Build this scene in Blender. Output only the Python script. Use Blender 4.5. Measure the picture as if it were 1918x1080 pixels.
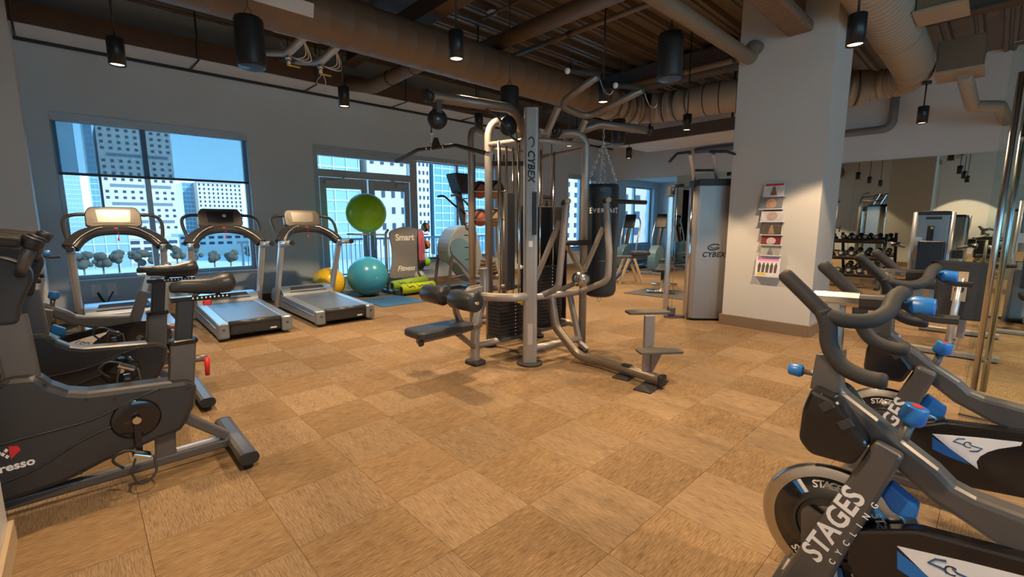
import bpy, bmesh, math, random
from mathutils import Vector, Matrix, Quaternion
random.seed(7)
PI = math.pi
scene = bpy.context.scene
COL = scene.collection
for o in list(bpy.data.objects):
    bpy.data.objects.remove(o, do_unlink=True)

# ---------------------------------------------------------------- camera
CAM_H = 1.48
FPX = 852.0                         # focal length in pixels of the 1918 px wide frame
TILT = math.radians(8.3465)
YAW = math.radians(46.612)          # heading of the view, from the +X axis towards +Y (the window wall)
cd = bpy.data.cameras.new('camera')
cd.sensor_width = 36.0
cd.lens = FPX / 1918.0 * 36.0
cd.clip_start = 0.02
cd.clip_end = 800
cam = bpy.data.objects.new('camera', cd)
cam.location = (0, 0, CAM_H)
cam.rotation_euler = (PI / 2 - TILT, 0, YAW - PI / 2)
COL.objects.link(cam)
scene.camera = cam

# ---------------------------------------------------------------- view, world, sun
vs = scene.view_settings
vs.view_transform = 'Standard'
vs.look = 'None'
vs.exposure = 0.18
vs.gamma = 1.0
vs.use_curve_mapping = False
world = bpy.data.worlds.new('sky')
scene.world = world
world.use_nodes = True
wn = world.node_tree
wn.nodes.clear()
w_out = wn.nodes.new('ShaderNodeOutputWorld')
w_bg = wn.nodes.new('ShaderNodeBackground')
w_tc = wn.nodes.new('ShaderNodeTexCoord')
w_sep = wn.nodes.new('ShaderNodeSeparateXYZ')
w_ramp = wn.nodes.new('ShaderNodeValToRGB')
w_ramp.color_ramp.elements[0].position = 0.0
w_ramp.color_ramp.elements[0].color = (0.40, 0.60, 0.74, 1)
w_ramp.color_ramp.elements[1].position = 0.28
w_ramp.color_ramp.elements[1].color = (0.13, 0.40, 0.70, 1)
wn.links.new(w_tc.outputs['Generated'], w_sep.inputs[0])
wn.links.new(w_sep.outputs['Z'], w_ramp.inputs[0])
wn.links.new(w_ramp.outputs[0], w_bg.inputs[0])
wn.links.new(w_bg.outputs[0], w_out.inputs[0])
w_bg.inputs[1].default_value = 5.0
sun_d = bpy.data.lights.new('sun', 'SUN')
sun_d.energy = 5.5
sun_d.angle = 0.01
sun_d.color = (1.0, 0.94, 0.86)
sun = bpy.data.objects.new('sun', sun_d)
sun.rotation_euler = Vector((-0.50, 0.66, -0.56)).to_track_quat('-Z', 'Y').to_euler()
COL.objects.link(sun)
LAMP_POWER = 265.0                  # watts of one pendant spot
LAMP_COLOR = (1.0, 0.70, 0.42)

# ---------------------------------------------------------------- measuring: photo pixel -> point of the room
_fw = Vector((math.cos(YAW), math.sin(YAW), 0)); _rt = Vector((math.sin(YAW), -math.cos(YAW), 0)); _up = Vector((0, 0, 1))
_fwd = _fw * math.cos(TILT) - _up * math.sin(TILT)
_upc = _up * math.cos(TILT) + _fw * math.sin(TILT)
EYE = Vector((0, 0, CAM_H))
def ray(x, y): return _fwd * FPX + _rt * (x - 959.0) + _upc * (540.0 - y)
def FZ(x, y, z=0.0):
    d = ray(x, y); return EYE + d * ((z - CAM_H) / d.z)
def FX(x, y, X):
    d = ray(x, y); return EYE + d * (X / d.x)
def FY(x, y, Y):
    d = ray(x, y); return EYE + d * (Y / d.y)
def FD(x, y, ref):                  # point at the same distance in front of the lens as ref
    d = ray(x, y); r = Vector((ref[0], ref[1], 0)); return EYE + d * (r.dot(_fw) / d.dot(_fw))
def FP(x, y, a, b):                 # point on the upright plane through a and b
    n = Vector((b[1] - a[1], a[0] - b[0], 0)); d = ray(x, y)
    return EYE + d * (n.dot(Vector((a[0], a[1], 0))) / n.dot(d))

# ---------------------------------------------------------------- materials
MATS = {}
def mat(name, color, rough=0.5, metal=0.0, noise=0.0, nscale=8.0, bump=0.0, bscale=60.0, coat=0.0, emit=None, estr=0.0, spec=0.5, alpha=None):
    m = bpy.data.materials.new(name); m.use_nodes = True
    nt = m.node_tree; b = nt.nodes['Principled BSDF']
    b.inputs['Base Color'].default_value = (*color, 1)
    b.inputs['Roughness'].default_value = rough
    b.inputs['Metallic'].default_value = metal
    b.inputs['Specular IOR Level'].default_value = spec
    b.inputs['Coat Weight'].default_value = coat
    if emit:
        b.inputs['Emission Color'].default_value = (*emit, 1)
        b.inputs['Emission Strength'].default_value = estr
    tc = nt.nodes.new('ShaderNodeTexCoord')
    if noise > 0:
        n = nt.nodes.new('ShaderNodeTexNoise'); n.inputs['Scale'].default_value = nscale; n.inputs['Detail'].default_value = 4
        mx = nt.nodes.new('ShaderNodeMix'); mx.data_type = 'RGBA'
        mx.inputs[6].default_value = (*[max(0, c * (1 - noise)) for c in color], 1)
        mx.inputs[7].default_value = (*[min(1, c * (1 + noise)) for c in color], 1)
        nt.links.new(tc.outputs['Object'], n.inputs['Vector'])
        nt.links.new(n.outputs['Fac'], mx.inputs[0])
        nt.links.new(mx.outputs[2], b.inputs['Base Color'])
    if bump > 0:
        n2 = nt.nodes.new('ShaderNodeTexNoise'); n2.inputs['Scale'].default_value = bscale; n2.inputs['Detail'].default_value = 3
        bp = nt.nodes.new('ShaderNodeBump'); bp.inputs['Strength'].default_value = bump; bp.inputs['Distance'].default_value = 0.01
        nt.links.new(tc.outputs['Object'], n2.inputs['Vector'])
        nt.links.new(n2.outputs['Fac'], bp.inputs['Height'])
        nt.links.new(bp.outputs[0], b.inputs['Normal'])
    MATS[name] = m
    return m

mat('wall_paint', (0.60, 0.59, 0.555), 0.75, noise=0.03, nscale=3, bump=0.05, bscale=220)
mat('cool_lit_wall_paint', (0.54, 0.63, 0.69), 0.75, noise=0.03, nscale=3, bump=0.05, bscale=220)  # same wall paint, with cool window light tinted into its colour
mat('white_paint', (0.74, 0.75, 0.74), 0.6, noise=0.02, nscale=3, bump=0.04, bscale=200)
mat('base_vinyl', (0.23, 0.16, 0.10), 0.55, noise=0.08, nscale=6)
mat('base_vinyl_light', (0.52, 0.40, 0.26), 0.55, noise=0.05)
mat('alu_frame', (0.42, 0.48, 0.52), 0.45, metal=0.35, noise=0.03)
mat('deck_metal', (0.20, 0.155, 0.115), 0.40, metal=0.5, noise=0.22, nscale=2.5)
mat('beam_brown', (0.105, 0.07, 0.05), 0.7, noise=0.2, nscale=3)
mat('soffit_paint', (0.72, 0.78, 0.84), 0.6)
mat('fireproof', (0.19, 0.135, 0.09), 0.95, noise=0.45, nscale=28, bump=1.0, bscale=45)
mat('fireproof_grey', (0.10, 0.10, 0.11), 0.95, noise=0.5, nscale=25, bump=1.0, bscale=40)
mat('duct_paint', (0.21, 0.15, 0.10), 0.5, metal=0.15, noise=0.07, nscale=2)
mat('duct_light', (0.40, 0.335, 0.26), 0.5, metal=0.1, noise=0.06, nscale=2)
mat('pipe_paint', (0.22, 0.165, 0.115), 0.5, metal=0.1, noise=0.08)
mat('register_white', (0.80, 0.80, 0.78), 0.5)
mat('black_metal', (0.012, 0.014, 0.017), 0.35)
mat('black_satin', (0.02, 0.021, 0.023), 0.45, noise=0.15)
mat('black_gloss', (0.012, 0.012, 0.014), 0.14, coat=0.4)
mat('black_rubber', (0.025, 0.025, 0.026), 0.7, noise=0.15, nscale=20)
mat('black_vinyl', (0.028, 0.032, 0.038), 0.38, bump=0.1, bscale=160)
mat('charcoal', (0.034, 0.035, 0.036), 0.40, noise=0.08)
mat('charcoal_metal', (0.12, 0.116, 0.112), 0.36, metal=0.4)
mat('step_grip', (0.10, 0.092, 0.078), 0.6, noise=0.15, nscale=30)
mat('grey_plastic', (0.22, 0.225, 0.235), 0.42, noise=0.05)
mat('silver_paint', (0.36, 0.335, 0.31), 0.40, metal=0.5, noise=0.06)
mat('silver_light', (0.60, 0.62, 0.64), 0.28, metal=0.6, noise=0.04)
mat('bronze_grey', (0.25, 0.21, 0.175), 0.40, metal=0.55, noise=0.08)
mat('chrome', (0.78, 0.78, 0.78), 0.10, metal=1.0)
mat('steel_brushed', (0.58, 0.57, 0.55), 0.24, metal=1.0, noise=0.05)
mat('tower_grey', (0.34, 0.33, 0.32), 0.38, metal=0.55, noise=0.04)
mat('belt', (0.10, 0.12, 0.145), 0.42, noise=0.1, nscale=40)
mat('tm_silver', (0.30, 0.35, 0.40), 0.33, metal=0.5, noise=0.05)
mat('tm_dark', (0.036, 0.038, 0.042), 0.36, noise=0.1)
mat('tm_console', (0.10, 0.09, 0.08), 0.35, metal=0.2)
mat('screen_dark', (0.035, 0.04, 0.048), 0.12, coat=0.6)
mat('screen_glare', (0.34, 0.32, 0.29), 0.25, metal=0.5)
mat('white_print', (0.85, 0.85, 0.85), 0.5)
mat('white_plastic', (0.78, 0.78, 0.76), 0.4)
mat('red_plastic', (0.62, 0.03, 0.03), 0.4)
mat('yellow_plastic', (0.80, 0.60, 0.04), 0.45)
mat('blue_plastic', (0.02, 0.17, 0.52), 0.35)
mat('blue_dark', (0.03, 0.09, 0.20), 0.35)
mat('ball_green', (0.33, 0.74, 0.03), 0.28, noise=0.03)
mat('ball_blue', (0.06, 0.40, 0.62), 0.26, noise=0.03)
mat('ball_yellow', (0.9, 0.6, 0.03), 0.28, noise=0.03)
mat('ball_grey', (0.38, 0.46, 0.50), 0.35)
mat('roller_lime', (0.50, 0.68, 0.02), 0.6, noise=0.06)
mat('roller_green', (0.30, 0.50, 0.05), 0.6, noise=0.06)
mat('med_red', (0.42, 0.10, 0.07), 0.55, noise=0.15, bump=0.2, bscale=120)
mat('med_tan', (0.36, 0.25, 0.13), 0.55, noise=0.15, bump=0.2, bscale=120)
mat('med_orange', (0.66, 0.22, 0.05), 0.55, noise=0.1, bump=0.2, bscale=120)
mat('pink_band', (0.62, 0.16, 0.24), 0.6)
mat('mat_blue', (0.03, 0.13, 0.30), 0.7)
mat('mat_black', (0.05, 0.05, 0.052), 0.8, noise=0.2, nscale=30)
mat('bag_leather', (0.018, 0.030, 0.042), 0.35, bump=0.15, bscale=40)
mat('stack_plate', (0.018, 0.02, 0.023), 0.4)
mat('amt_grey', (0.30, 0.36, 0.40), 0.4, metal=0.2)
mat('amt_blue', (0.12, 0.24, 0.33), 0.4)
mat('rope', (0.10, 0.07, 0.05), 0.9, noise=0.3, nscale=40)
mat('wood_tan', (0.50, 0.38, 0.24), 0.55, noise=0.1)
mat('lamp_glow', (1.0, 0.8, 0.55), 0.5, emit=(1.0, 0.72, 0.42), estr=5.0)
mat('concrete', (0.223, 0.216, 0.205), 0.8, noise=0.08, nscale=0.3)
mat('facade_white', (0.50, 0.45, 0.41), 0.8, noise=0.03, nscale=0.2)
mat('facade_pink', (0.42, 0.34, 0.30), 0.8, noise=0.03, nscale=0.2)
mat('facade_band', (0.12, 0.15, 0.18), 0.6)
mat('far_window', (0.03, 0.05, 0.08), 0.6, spec=0.2)
mat('curtain_glass', (0.10, 0.24, 0.36), 0.2, metal=0.2, noise=0.15, nscale=0.25)
mat('curtain_glass_pale', (0.20, 0.31, 0.38), 0.2, metal=0.15, noise=0.12, nscale=0.2)
mat('spandrel', (0.357, 0.403, 0.426), 0.5)
mat('street', (0.317, 0.317, 0.317), 0.9, noise=0.25, nscale=0.08)
mat('foliage', (0.05, 0.042, 0.03), 0.9, noise=0.3, nscale=0.6)
mat('balcony_rail', (0.216, 0.238, 0.252), 0.5)

def glass_mat(name, tint, refl=0.08, rough=0.0):
    m = bpy.data.materials.new(name); m.use_nodes = True; nt = m.node_tree; nt.nodes.clear()
    out = nt.nodes.new('ShaderNodeOutputMaterial'); tr = nt.nodes.new('ShaderNodeBsdfTransparent'); gl = nt.nodes.new('ShaderNodeBsdfGlossy')
    mx = nt.nodes.new('ShaderNodeMixShader'); fr = nt.nodes.new('ShaderNodeLayerWeight')
    fr.inputs['Blend'].default_value = refl
    tr.inputs[0].default_value = (*tint, 1); gl.inputs['Roughness'].default_value = rough
    nt.links.new(fr.outputs['Fresnel'], mx.inputs[0]); nt.links.new(tr.outputs[0], mx.inputs[1]); nt.links.new(gl.outputs[0], mx.inputs[2])
    nt.links.new(mx.outputs[0], out.inputs[0]); MATS[name] = m; return m
glass_mat('window_glass', (0.86, 0.95, 0.98), 0.12)
glass_mat('door_glass', (0.90, 0.95, 0.94), 0.10)
def shade_mat():
    m = bpy.data.materials.new('solar_shade'); m.use_nodes = True; nt = m.node_tree; nt.nodes.clear()
    out = nt.nodes.new('ShaderNodeOutputMaterial'); tr = nt.nodes.new('ShaderNodeBsdfTransparent'); df = nt.nodes.new('ShaderNodeBsdfDiffuse')
    tl = nt.nodes.new('ShaderNodeBsdfTranslucent'); mx = nt.nodes.new('ShaderNodeMixShader'); mx2 = nt.nodes.new('ShaderNodeMixShader')
    df.inputs[0].default_value = (0.30, 0.33, 0.34, 1); tl.inputs[0].default_value = (0.10, 0.14, 0.16, 1); tr.inputs[0].default_value = (0.78, 0.9, 0.95, 1)
    mx2.inputs[0].default_value = 0.5; mx.inputs[0].default_value = 0.50
    nt.links.new(df.outputs[0], mx2.inputs[1]); nt.links.new(tl.outputs[0], mx2.inputs[2])
    nt.links.new(tr.outputs[0], mx.inputs[1]); nt.links.new(mx2.outputs[0], mx.inputs[2]); nt.links.new(mx.outputs[0], out.inputs[0])
    MATS['solar_shade'] = m
shade_mat()
def mirror_mat():
    m = bpy.data.materials.new('mirror'); m.use_nodes = True; nt = m.node_tree; nt.nodes.clear()
    out = nt.nodes.new('ShaderNodeOutputMaterial'); gl = nt.nodes.new('ShaderNodeBsdfGlossy')
    gl.inputs[0].default_value = (0.74, 0.82, 0.78, 1); gl.inputs['Roughness'].default_value = 0.0
    nt.links.new(gl.outputs[0], out.inputs[0]); MATS['mirror'] = m
mirror_mat()
def carpet_mat(name, dark, light, world_space=False, along='x'):
    m = bpy.data.materials.new(name); m.use_nodes = True; nt = m.node_tree; b = nt.nodes['Principled BSDF']
    L = nt.links.new
    tc = nt.nodes.new('ShaderNodeTexCoord'); oi = nt.nodes.new('ShaderNodeObjectInfo')
    add = nt.nodes.new('ShaderNodeVectorMath'); add.operation = 'ADD'
    mp = nt.nodes.new('ShaderNodeMapping')
    mp.inputs['Scale'].default_value = (14, 190, 1) if along == 'x' else (190, 14, 1)
    L(tc.outputs['Object'], add.inputs[0]); L(oi.outputs['Location'], add.inputs[1]); L(add.outputs[0], mp.inputs[0])
    n = nt.nodes.new('ShaderNodeTexNoise'); n.inputs['Scale'].default_value = 1.0; n.inputs['Detail'].default_value = 3; n.inputs['Roughness'].default_value = 0.65
    L(mp.outputs[0], n.inputs['Vector'])
    mp2 = nt.nodes.new('ShaderNodeMapping'); mp2.inputs['Scale'].default_value = (3, 14, 1) if along == 'x' else (14, 3, 1)
    L(add.outputs[0], mp2.inputs[0])
    n2 = nt.nodes.new('ShaderNodeTexNoise'); n2.inputs['Scale'].default_value = 1.0; n2.inputs['Detail'].default_value = 2
    L(mp2.outputs[0], n2.inputs['Vector'])
    ma = nt.nodes.new('ShaderNodeMath'); ma.operation = 'MULTIPLY_ADD'; ma.inputs[1].default_value = 0.20; L(n2.outputs['Fac'], ma.inputs[0]); 
    sc = nt.nodes.new('ShaderNodeMath'); sc.operation = 'MULTIPLY'; sc.inputs[1].default_value = 1.0; L(n.outputs['Fac'], sc.inputs[0]); L(sc.outputs[0], ma.inputs[2])
    rp = nt.nodes.new('ShaderNodeValToRGB'); rp.color_ramp.elements[0].position = 0.36; rp.color_ramp.elements[1].position = 0.88
    rp.color_ramp.elements[0].color = (*dark, 1); rp.color_ramp.elements[1].color = (*light, 1)
    L(ma.outputs[0], rp.inputs[0])
    hv = nt.nodes.new('ShaderNodeHueSaturation')
    mr = nt.nodes.new('ShaderNodeMapRange'); mr.inputs[3].default_value = 0.84; mr.inputs[4].default_value = 1.04
    L(oi.outputs['Random'], mr.inputs[0]); L(mr.outputs[0], hv.inputs['Value']); L(rp.outputs[0], hv.inputs['Color'])
    L(hv.outputs[0], b.inputs['Base Color'])
    b.inputs['Roughness'].default_value = 0.95; b.inputs['Specular IOR Level'].default_value = 0.15
    bp = nt.nodes.new('ShaderNodeBump'); bp.inputs['Strength'].default_value = 0.35; bp.inputs['Distance'].default_value = 0.004
    L(n.outputs['Fac'], bp.inputs['Height']); L(bp.outputs[0], b.inputs['Normal'])
    MATS[name] = m
carpet_mat('carpet_warm', (0.108, 0.066, 0.032), (0.365, 0.248, 0.136))
carpet_mat('carpet_grey', (0.120, 0.080, 0.046), (0.385, 0.270, 0.160))
carpet_mat('carpet_warm_far', (0.108, 0.066, 0.032), (0.365, 0.248, 0.136), True, 'x')
carpet_mat('carpet_grey_far', (0.120, 0.080, 0.046), (0.385, 0.270, 0.160), True, 'y')

# ---------------------------------------------------------------- mesh building
def fillet(pts, r=0.1, n=6):
    """Polyline whose inner corners are rounded with radius r (r may be a list, one per inner corner)."""
    P = [Vector(p) for p in pts]
    if len(P) < 3: return P
    out = [P[0]]
    for i in range(1, len(P) - 1):
        rr = r[i - 1] if isinstance(r, (list, tuple)) else r
        a, b, c = P[i - 1], P[i], P[i + 1]
        u = (a - b).normalized(); v = (c - b).normalized()
        ang = u.angle(v, PI)
        if ang > PI - 0.02 or rr <= 0: out.append(b); continue
        t = min(rr / math.tan(ang / 2), (a - b).length * 0.49, (c - b).length * 0.49)
        p0 = b + u * t; p1 = b + v * t
        for k in range(n + 1):
            s = k / n
            out.append((p0 * (1 - s) + b * s) * (1 - s) + (b * (1 - s) + p1 * s) * s)
    out.append(P[-1])
    return out

def spline(pts, n=6):
    P = [Vector(p) for p in pts]; out = []
    for i in range(len(P) - 1):
        p0 = P[max(i - 1, 0)]; p1 = P[i]; p2 = P[i + 1]; p3 = P[min(i + 2, len(P) - 1)]
        for k in range(n):
            t = k / n
            out.append(0.5 * ((2 * p1) + (p2 - p0) * t + (2 * p0 - 5 * p1 + 4 * p2 - p3) * t * t + (3 * p1 - p0 - 3 * p2 + p3) * t ** 3))
    out.append(P[-1]); return out

class MB:
    """Collects shapes; build() links them as ONE mesh object."""
    def __init__(s): s.v = []; s.f = []; s.sm = []; s.hard = False
    def add(s, vs, fs, smooth=False):
        o = len(s.v); s.v += [tuple(v) for v in vs]
        for f in fs: s.f.append(tuple(i + o for i in f)); s.sm.append(smooth)
        return s
    def hexa(s, c8):                 # bottom 4 then top 4, ccw
        return s.add(c8, [(3, 2, 1, 0), (4, 5, 6, 7), (0, 1, 5, 4), (1, 2, 6, 5), (2, 3, 7, 6), (3, 0, 4, 7)])
    def box(s, c, size, rot=None):
        c = Vector(c); hx, hy, hz = [q / 2 for q in size]
        vs = [Vector(p) for p in ((-hx, -hy, -hz), (hx, -hy, -hz), (hx, hy, -hz), (-hx, hy, -hz), (-hx, -hy, hz), (hx, -hy, hz), (hx, hy, hz), (-hx, hy, hz))]
        if rot is not None:
            R = rot if isinstance(rot, Matrix) else Matrix.Rotation(rot, 3, 'Z')
            vs = [R @ v for v in vs]
        return s.hexa([c + v for v in vs])
    def b2(s, lo, hi):
        return s.box([(a + b) / 2 for a, b in zip(lo, hi)], [abs(b - a) for a, b in zip(lo, hi)])
    def rbox(s, c, size, r=0.02, rot=None, n=3):
        """box with its four upright edges rounded and a small chamfer on top and bottom"""
        hx, hy, hz = [q / 2 for q in size]; r = min(r, hx * .98, hy * .98)
        pl = []
        for (sx, sy, a0) in ((1, 1, 0), (-1, 1, PI / 2), (-1, -1, PI), (1, -1, 1.5 * PI)):
            for k in range(n + 1):
                a = a0 + PI / 2 * k / n
                pl.append((sx * (hx - r) + r * math.cos(a), sy * (hy - r) + r * math.sin(a)))
        ch = min(r * 0.5, hz * 0.5)
        def ring(z, sc): return [Vector((x * (1 - sc / hx), y * (1 - sc / hy), z)) for x, y in pl]
        rings = [ring(-hz, ch * .6), ring(-hz + ch, 0), ring(hz - ch, 0), ring(hz, ch * .6)]
        R = None
        if rot is not None: R = rot if isinstance(rot, Matrix) else Matrix.Rotation(rot, 3, 'Z')
        c = Vector(c); N = len(pl); vs = []; fs = []
        for rg in rings: vs += [c + (R @ v if R else v) for v in rg]
        for q in range(3):
            for i in range(N):
                j = (i + 1) % N; fs.append((q * N + i, q * N + j, (q + 1) * N + j, (q + 1) * N + i))
        fs.append(tuple(range(N - 1, -1, -1))); fs.append(tuple(3 * N + i for i in range(N)))
        return s.add(vs, fs, False)
    def sweep(s, path, r, n=10, flat=None, cap=True, up=None, closed=False):
        """tube along path; r number or list; flat=(w,h) -> rounded rectangular section"""
        P = [Vector(p) for p in path]; m = len(P)
        T = []
        for i in range(m):
            if closed: t = P[(i + 1) % m] - P[i - 1]
            else: t = P[min(i + 1, m - 1)] - P[max(i - 1, 0)]
            T.append(t.normalized() if t.length > 1e-9 else Vector((0, 0, 1)))
        u = Vector(up) if up is not None else (Vector((0, 0, 1)) if abs(T[0].z) < 0.9 else Vector((1, 0, 0)))
        sec = []
        if flat:
            s.hard = True
            w, h = flat[0] / 2, flat[1] / 2; rr = flat[2] if len(flat) > 2 else min(w, h) * 0.35
            for (sx, sy, a0) in ((1, 1, 0), (-1, 1, PI / 2), (-1, -1, PI), (1, -1, 1.5 * PI)):
                for k in range(3):
                    a = a0 + PI / 2 * k / 2; sec.append((sx * (w - rr) + rr * math.cos(a), sy * (h - rr) + rr * math.sin(a)))
        else:
            sec = [(math.cos(2 * PI * k / n), math.sin(2 * PI * k / n)) for k in range(n)]
        N = len(sec); vs = []; fs = []
        for i in range(m):
            if i and up is None:
                q = T[i - 1].rotation_difference(T[i]); u = q @ u
            a = (u - T[i] * u.dot(T[i]))
            if a.length < 1e-6: a = T[i].orthogonal()
            a.normalize(); b = T[i].cross(a)
            rr = 1.0 if flat else (r[i] if isinstance(r, (list, tuple)) else r)
            if flat and isinstance(r, (list, tuple)): rr = r[i]
            vs += [P[i] + (b * x + a * y) * rr for x, y in sec]
        for i in range(m if closed else m - 1):
            i2 = (i + 1) % m
            for k in range(N):
                k2 = (k + 1) % N; fs.append((i * N + k, i * N + k2, i2 * N + k2, i2 * N + k))
        s.add(vs, fs, True)
        if cap and not closed:
            o = len(s.v) - len(vs)
            s.f.append(tuple(o + k for k in range(N - 1, -1, -1))); s.sm.append(False)
            s.f.append(tuple(o + (m - 1) * N + k for k in range(N))); s.sm.append(False)
        return s
    def cyl(s, a, b, r, n=14, r2=None):
        return s.sweep([a, b], [r, r if r2 is None else r2], n)
    def lathe(s, prof, c=(0, 0, 0), axis=(0, 0, 1), n=24, cap=True):
        """prof: list of (radius, height along axis)"""
        q = Vector((0, 0, 1)).rotation_difference(Vector(axis).normalized()); c = Vector(c); vs = []; fs = []
        for r, h in prof:
            for k in range(n):
                a = 2 * PI * k / n; vs.append(c + q @ Vector((r * math.cos(a), r * math.sin(a), h)))
        for i in range(len(prof) - 1):
            for k in range(n):
                k2 = (k + 1) % n; fs.append((i * n + k, i * n + k2, (i + 1) * n + k2, (i + 1) * n + k))
        s.add(vs, fs, True)
        if cap:
            o = len(s.v) - len(vs)
            s.f.append(tuple(o + k for k in range(n - 1, -1, -1))); s.sm.append(False)
            s.f.append(tuple(o + (len(prof) - 1) * n + k for k in range(n))); s.sm.append(False)
        return s
    def sphere(s, c, r, n=20, m=12, sc=(1, 1, 1)):
        prof = [(max(1e-4, math.sin(PI * i / m)) * r, -math.cos(PI * i / m) * r) for i in range(m + 1)]
        o = len(s.v); s.lathe(prof, (0, 0, 0), (0, 0, 1), n)
        c = Vector(c)
        for i in range(o, len(s.v)):
            v = s.v[i]; s.v[i] = (c.x + v[0] * sc[0], c.y + v[1] * sc[1], c.z + v[2] * sc[2])
        return s
    def prism(s, poly, h, M=None):
        """polygon in local xy extruded h along local z (centred); M places it"""
        N = len(poly); M = M or Matrix.Identity(4)
        vs = [M @ Vector((x, y, -h / 2)) for x, y in poly] + [M @ Vector((x, y, h / 2)) for x, y in poly]
        fs = [tuple(range(N - 1, -1, -1)), tuple(range(N, 2 * N))] + [(i, (i + 1) % N, N + (i + 1) % N, N + i) for i in range(N)]
        return s.add(vs, fs)
    def move(s, M):
        s.v = [tuple(M @ Vector(v)) for v in s.v]; return s
    def mesh(s, name):
        me = bpy.data.meshes.new(name); me.from_pydata(s.v, [], s.f); me.polygons.foreach_set('use_smooth', s.sm)
        bm = bmesh.new(); bm.from_mesh(me); bmesh.ops.recalc_face_normals(bm, faces=bm.faces); bm.to_mesh(me); bm.free()
        if s.hard: me.set_sharp_from_angle(angle=0.35)
        me.update(); return me
    def build(s, name, material, parent=None, bevel=0.0, seg=2, sub=0):
        me = s.mesh(name); me.materials.append(MATS[material])
        o = bpy.data.objects.new(name, me); COL.objects.link(o)
        if parent is not None: o.parent = parent
        if bevel > 0:
            m = o.modifiers.new('bevel', 'BEVEL'); m.width = bevel; m.segments = seg; m.limit_method = 'ANGLE'; m.angle_limit = 0.7; m.harden_normals = False
        if sub: 
            m = o.modifiers.new('sub', 'SUBSURF'); m.levels = sub; m.render_levels = sub
        return o

def smooth_poly(poly, n=4):
    P = [Vector((x, y, 0)) for x, y in poly]; m = len(P); out = []
    for i in range(m):
        p0, p1, p2, p3 = P[i - 1], P[i], P[(i + 1) % m], P[(i + 2) % m]
        for k in range(n):
            t = k / n
            q = 0.5 * ((2 * p1) + (p2 - p0) * t + (2 * p0 - 5 * p1 + 4 * p2 - p3) * t * t + (3 * p1 - p0 - 3 * p2 + p3) * t ** 3)
            out.append((q.x, q.y))
    return out
def round_poly(poly, r, n=4):
    P = [Vector((x, y, 0)) for x, y in poly]; m = len(P); out = []
    for i in range(m):
        a, b, c = P[i - 1], P[i], P[(i + 1) % m]
        u = (a - b).normalized(); v = (c - b).normalized(); rr = r[i] if isinstance(r, (list, tuple)) else r
        t = min(rr, (a - b).length * 0.48, (c - b).length * 0.48); p0 = b + u * t; p1 = b + v * t
        for k in range(n + 1):
            q = k / n; w = (p0 * (1 - q) + b * q) * (1 - q) + (b * (1 - q) + p1 * q) * q; out.append((w.x, w.y))
    return out

def tag(o, label=None, cat=None, group=None, kind=None):
    if label: o['label'] = label
    if cat: o['category'] = cat
    if group: o['group'] = group
    if kind: o['kind'] = kind
    return o
def thing(name, label, cat, loc=(0, 0, 0), rz=0.0, group=None):
    o = bpy.data.objects.new(name, None); o.empty_display_size = 0.2; COL.objects.link(o)
    o.location = loc; o.rotation_euler = (0, 0, rz)
    return tag(o, label, cat, group)
def struct(o): o['kind'] = 'structure'; return o
def copy_tree(o, parent=None):
    c = o.copy(); COL.objects.link(c)
    if parent is not None: c.parent = parent
    for ch in [k for k in bpy.data.objects if k.parent == o]: copy_tree(ch, c)
    return c
def text(body, size, M, material, name, parent, extrude=0.001, bold=0.0, shear=0.0, align='CENTER', spacing=1.0):
    cu = bpy.data.curves.new(name, 'FONT'); cu.body = body; cu.size = size; cu.extrude = extrude; cu.offset = bold; cu.shear = shear
    cu.align_x = align; cu.align_y = 'CENTER'; cu.resolution_u = 3; cu.space_character = spacing
    t = bpy.data.objects.new(name, cu); me = bpy.data.meshes.new_from_object(t); bpy.data.objects.remove(t)
    me.transform(M); me.materials.append(MATS[material])
    o = bpy.data.objects.new(name, me); COL.objects.link(o); o.parent = parent; return o
def frame(o, x, y):
    """matrix with origin o, local x and y axes"""
    x = Vector(x).normalized(); y = Vector(y); y = (y - x * y.dot(x)).normalized(); z = x.cross(y)
    return Matrix(((x.x, y.x, z.x, o[0]), (x.y, y.y, z.y, o[1]), (x.z, y.z, z.z, o[2]), (0, 0, 0, 1)))
# ================================================================ THE SETTING
WY = 9.5            # inner face of the window wall
XM = 13.78          # mirror wall
ZC = 4.82           # underside of the metal deck
# ---- floor: carpet tiles of half a metre, quarter-turned
fb = MB(); fb.b2((-3.2, -6.2, -0.30), (18.2, WY + 0.4, -0.012))
floor_o = struct(fb.build('floor', 'carpet_warm_far'))
TX0, TY0, TS = 0.09, 0.05, 0.5
def px_of(p):
    d = Vector(p) - EYE; z = d.dot(_fwd)
    if z < 0.15: return None
    return 959 + FPX * d.dot(_rt) / z, 540 - FPX * d.dot(_upc) / z, z
tiles = []
for i in range(-8, 37):
    for j in range(-13, 19):
        x = TX0 + TS * i + TS / 2; y = TY0 + TS * j + TS / 2
        if x > 18 or y > WY - 0.05 + 0.2 or x < -1.9: continue
        q = px_of((x, y, 0)); vis = bool(q) and -160 < q[0] < 2080 and q[1] < 1260
        tiles.append(((q[2] if vis else 1e3 + x * x + y * y), i, j, x, y))
tiles.sort()
tm_ = MB(); e = TS / 2 - 0.0003
tm_.add([(-e, -e, -.012), (e, -e, -.012), (e, e, -.012), (-e, e, -.012), (-e + .0006, -e + .0006, 0), (e - .0006, -e + .0006, 0), (e - .0006, e - .0006, 0), (-e + .0006, e - .0006, 0)],
        [(4, 5, 6, 7), (0, 1, 5, 4), (1, 2, 6, 5), (2, 3, 7, 6), (3, 0, 4, 7)])
tme = [tm_.mesh('carpet_tile'), tm_.mesh('carpet_tile')]
tme[0].materials.append(MATS['carpet_warm']); tme[1].materials.append(MATS['carpet_grey'])
rest = [MB(), MB()]
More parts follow.
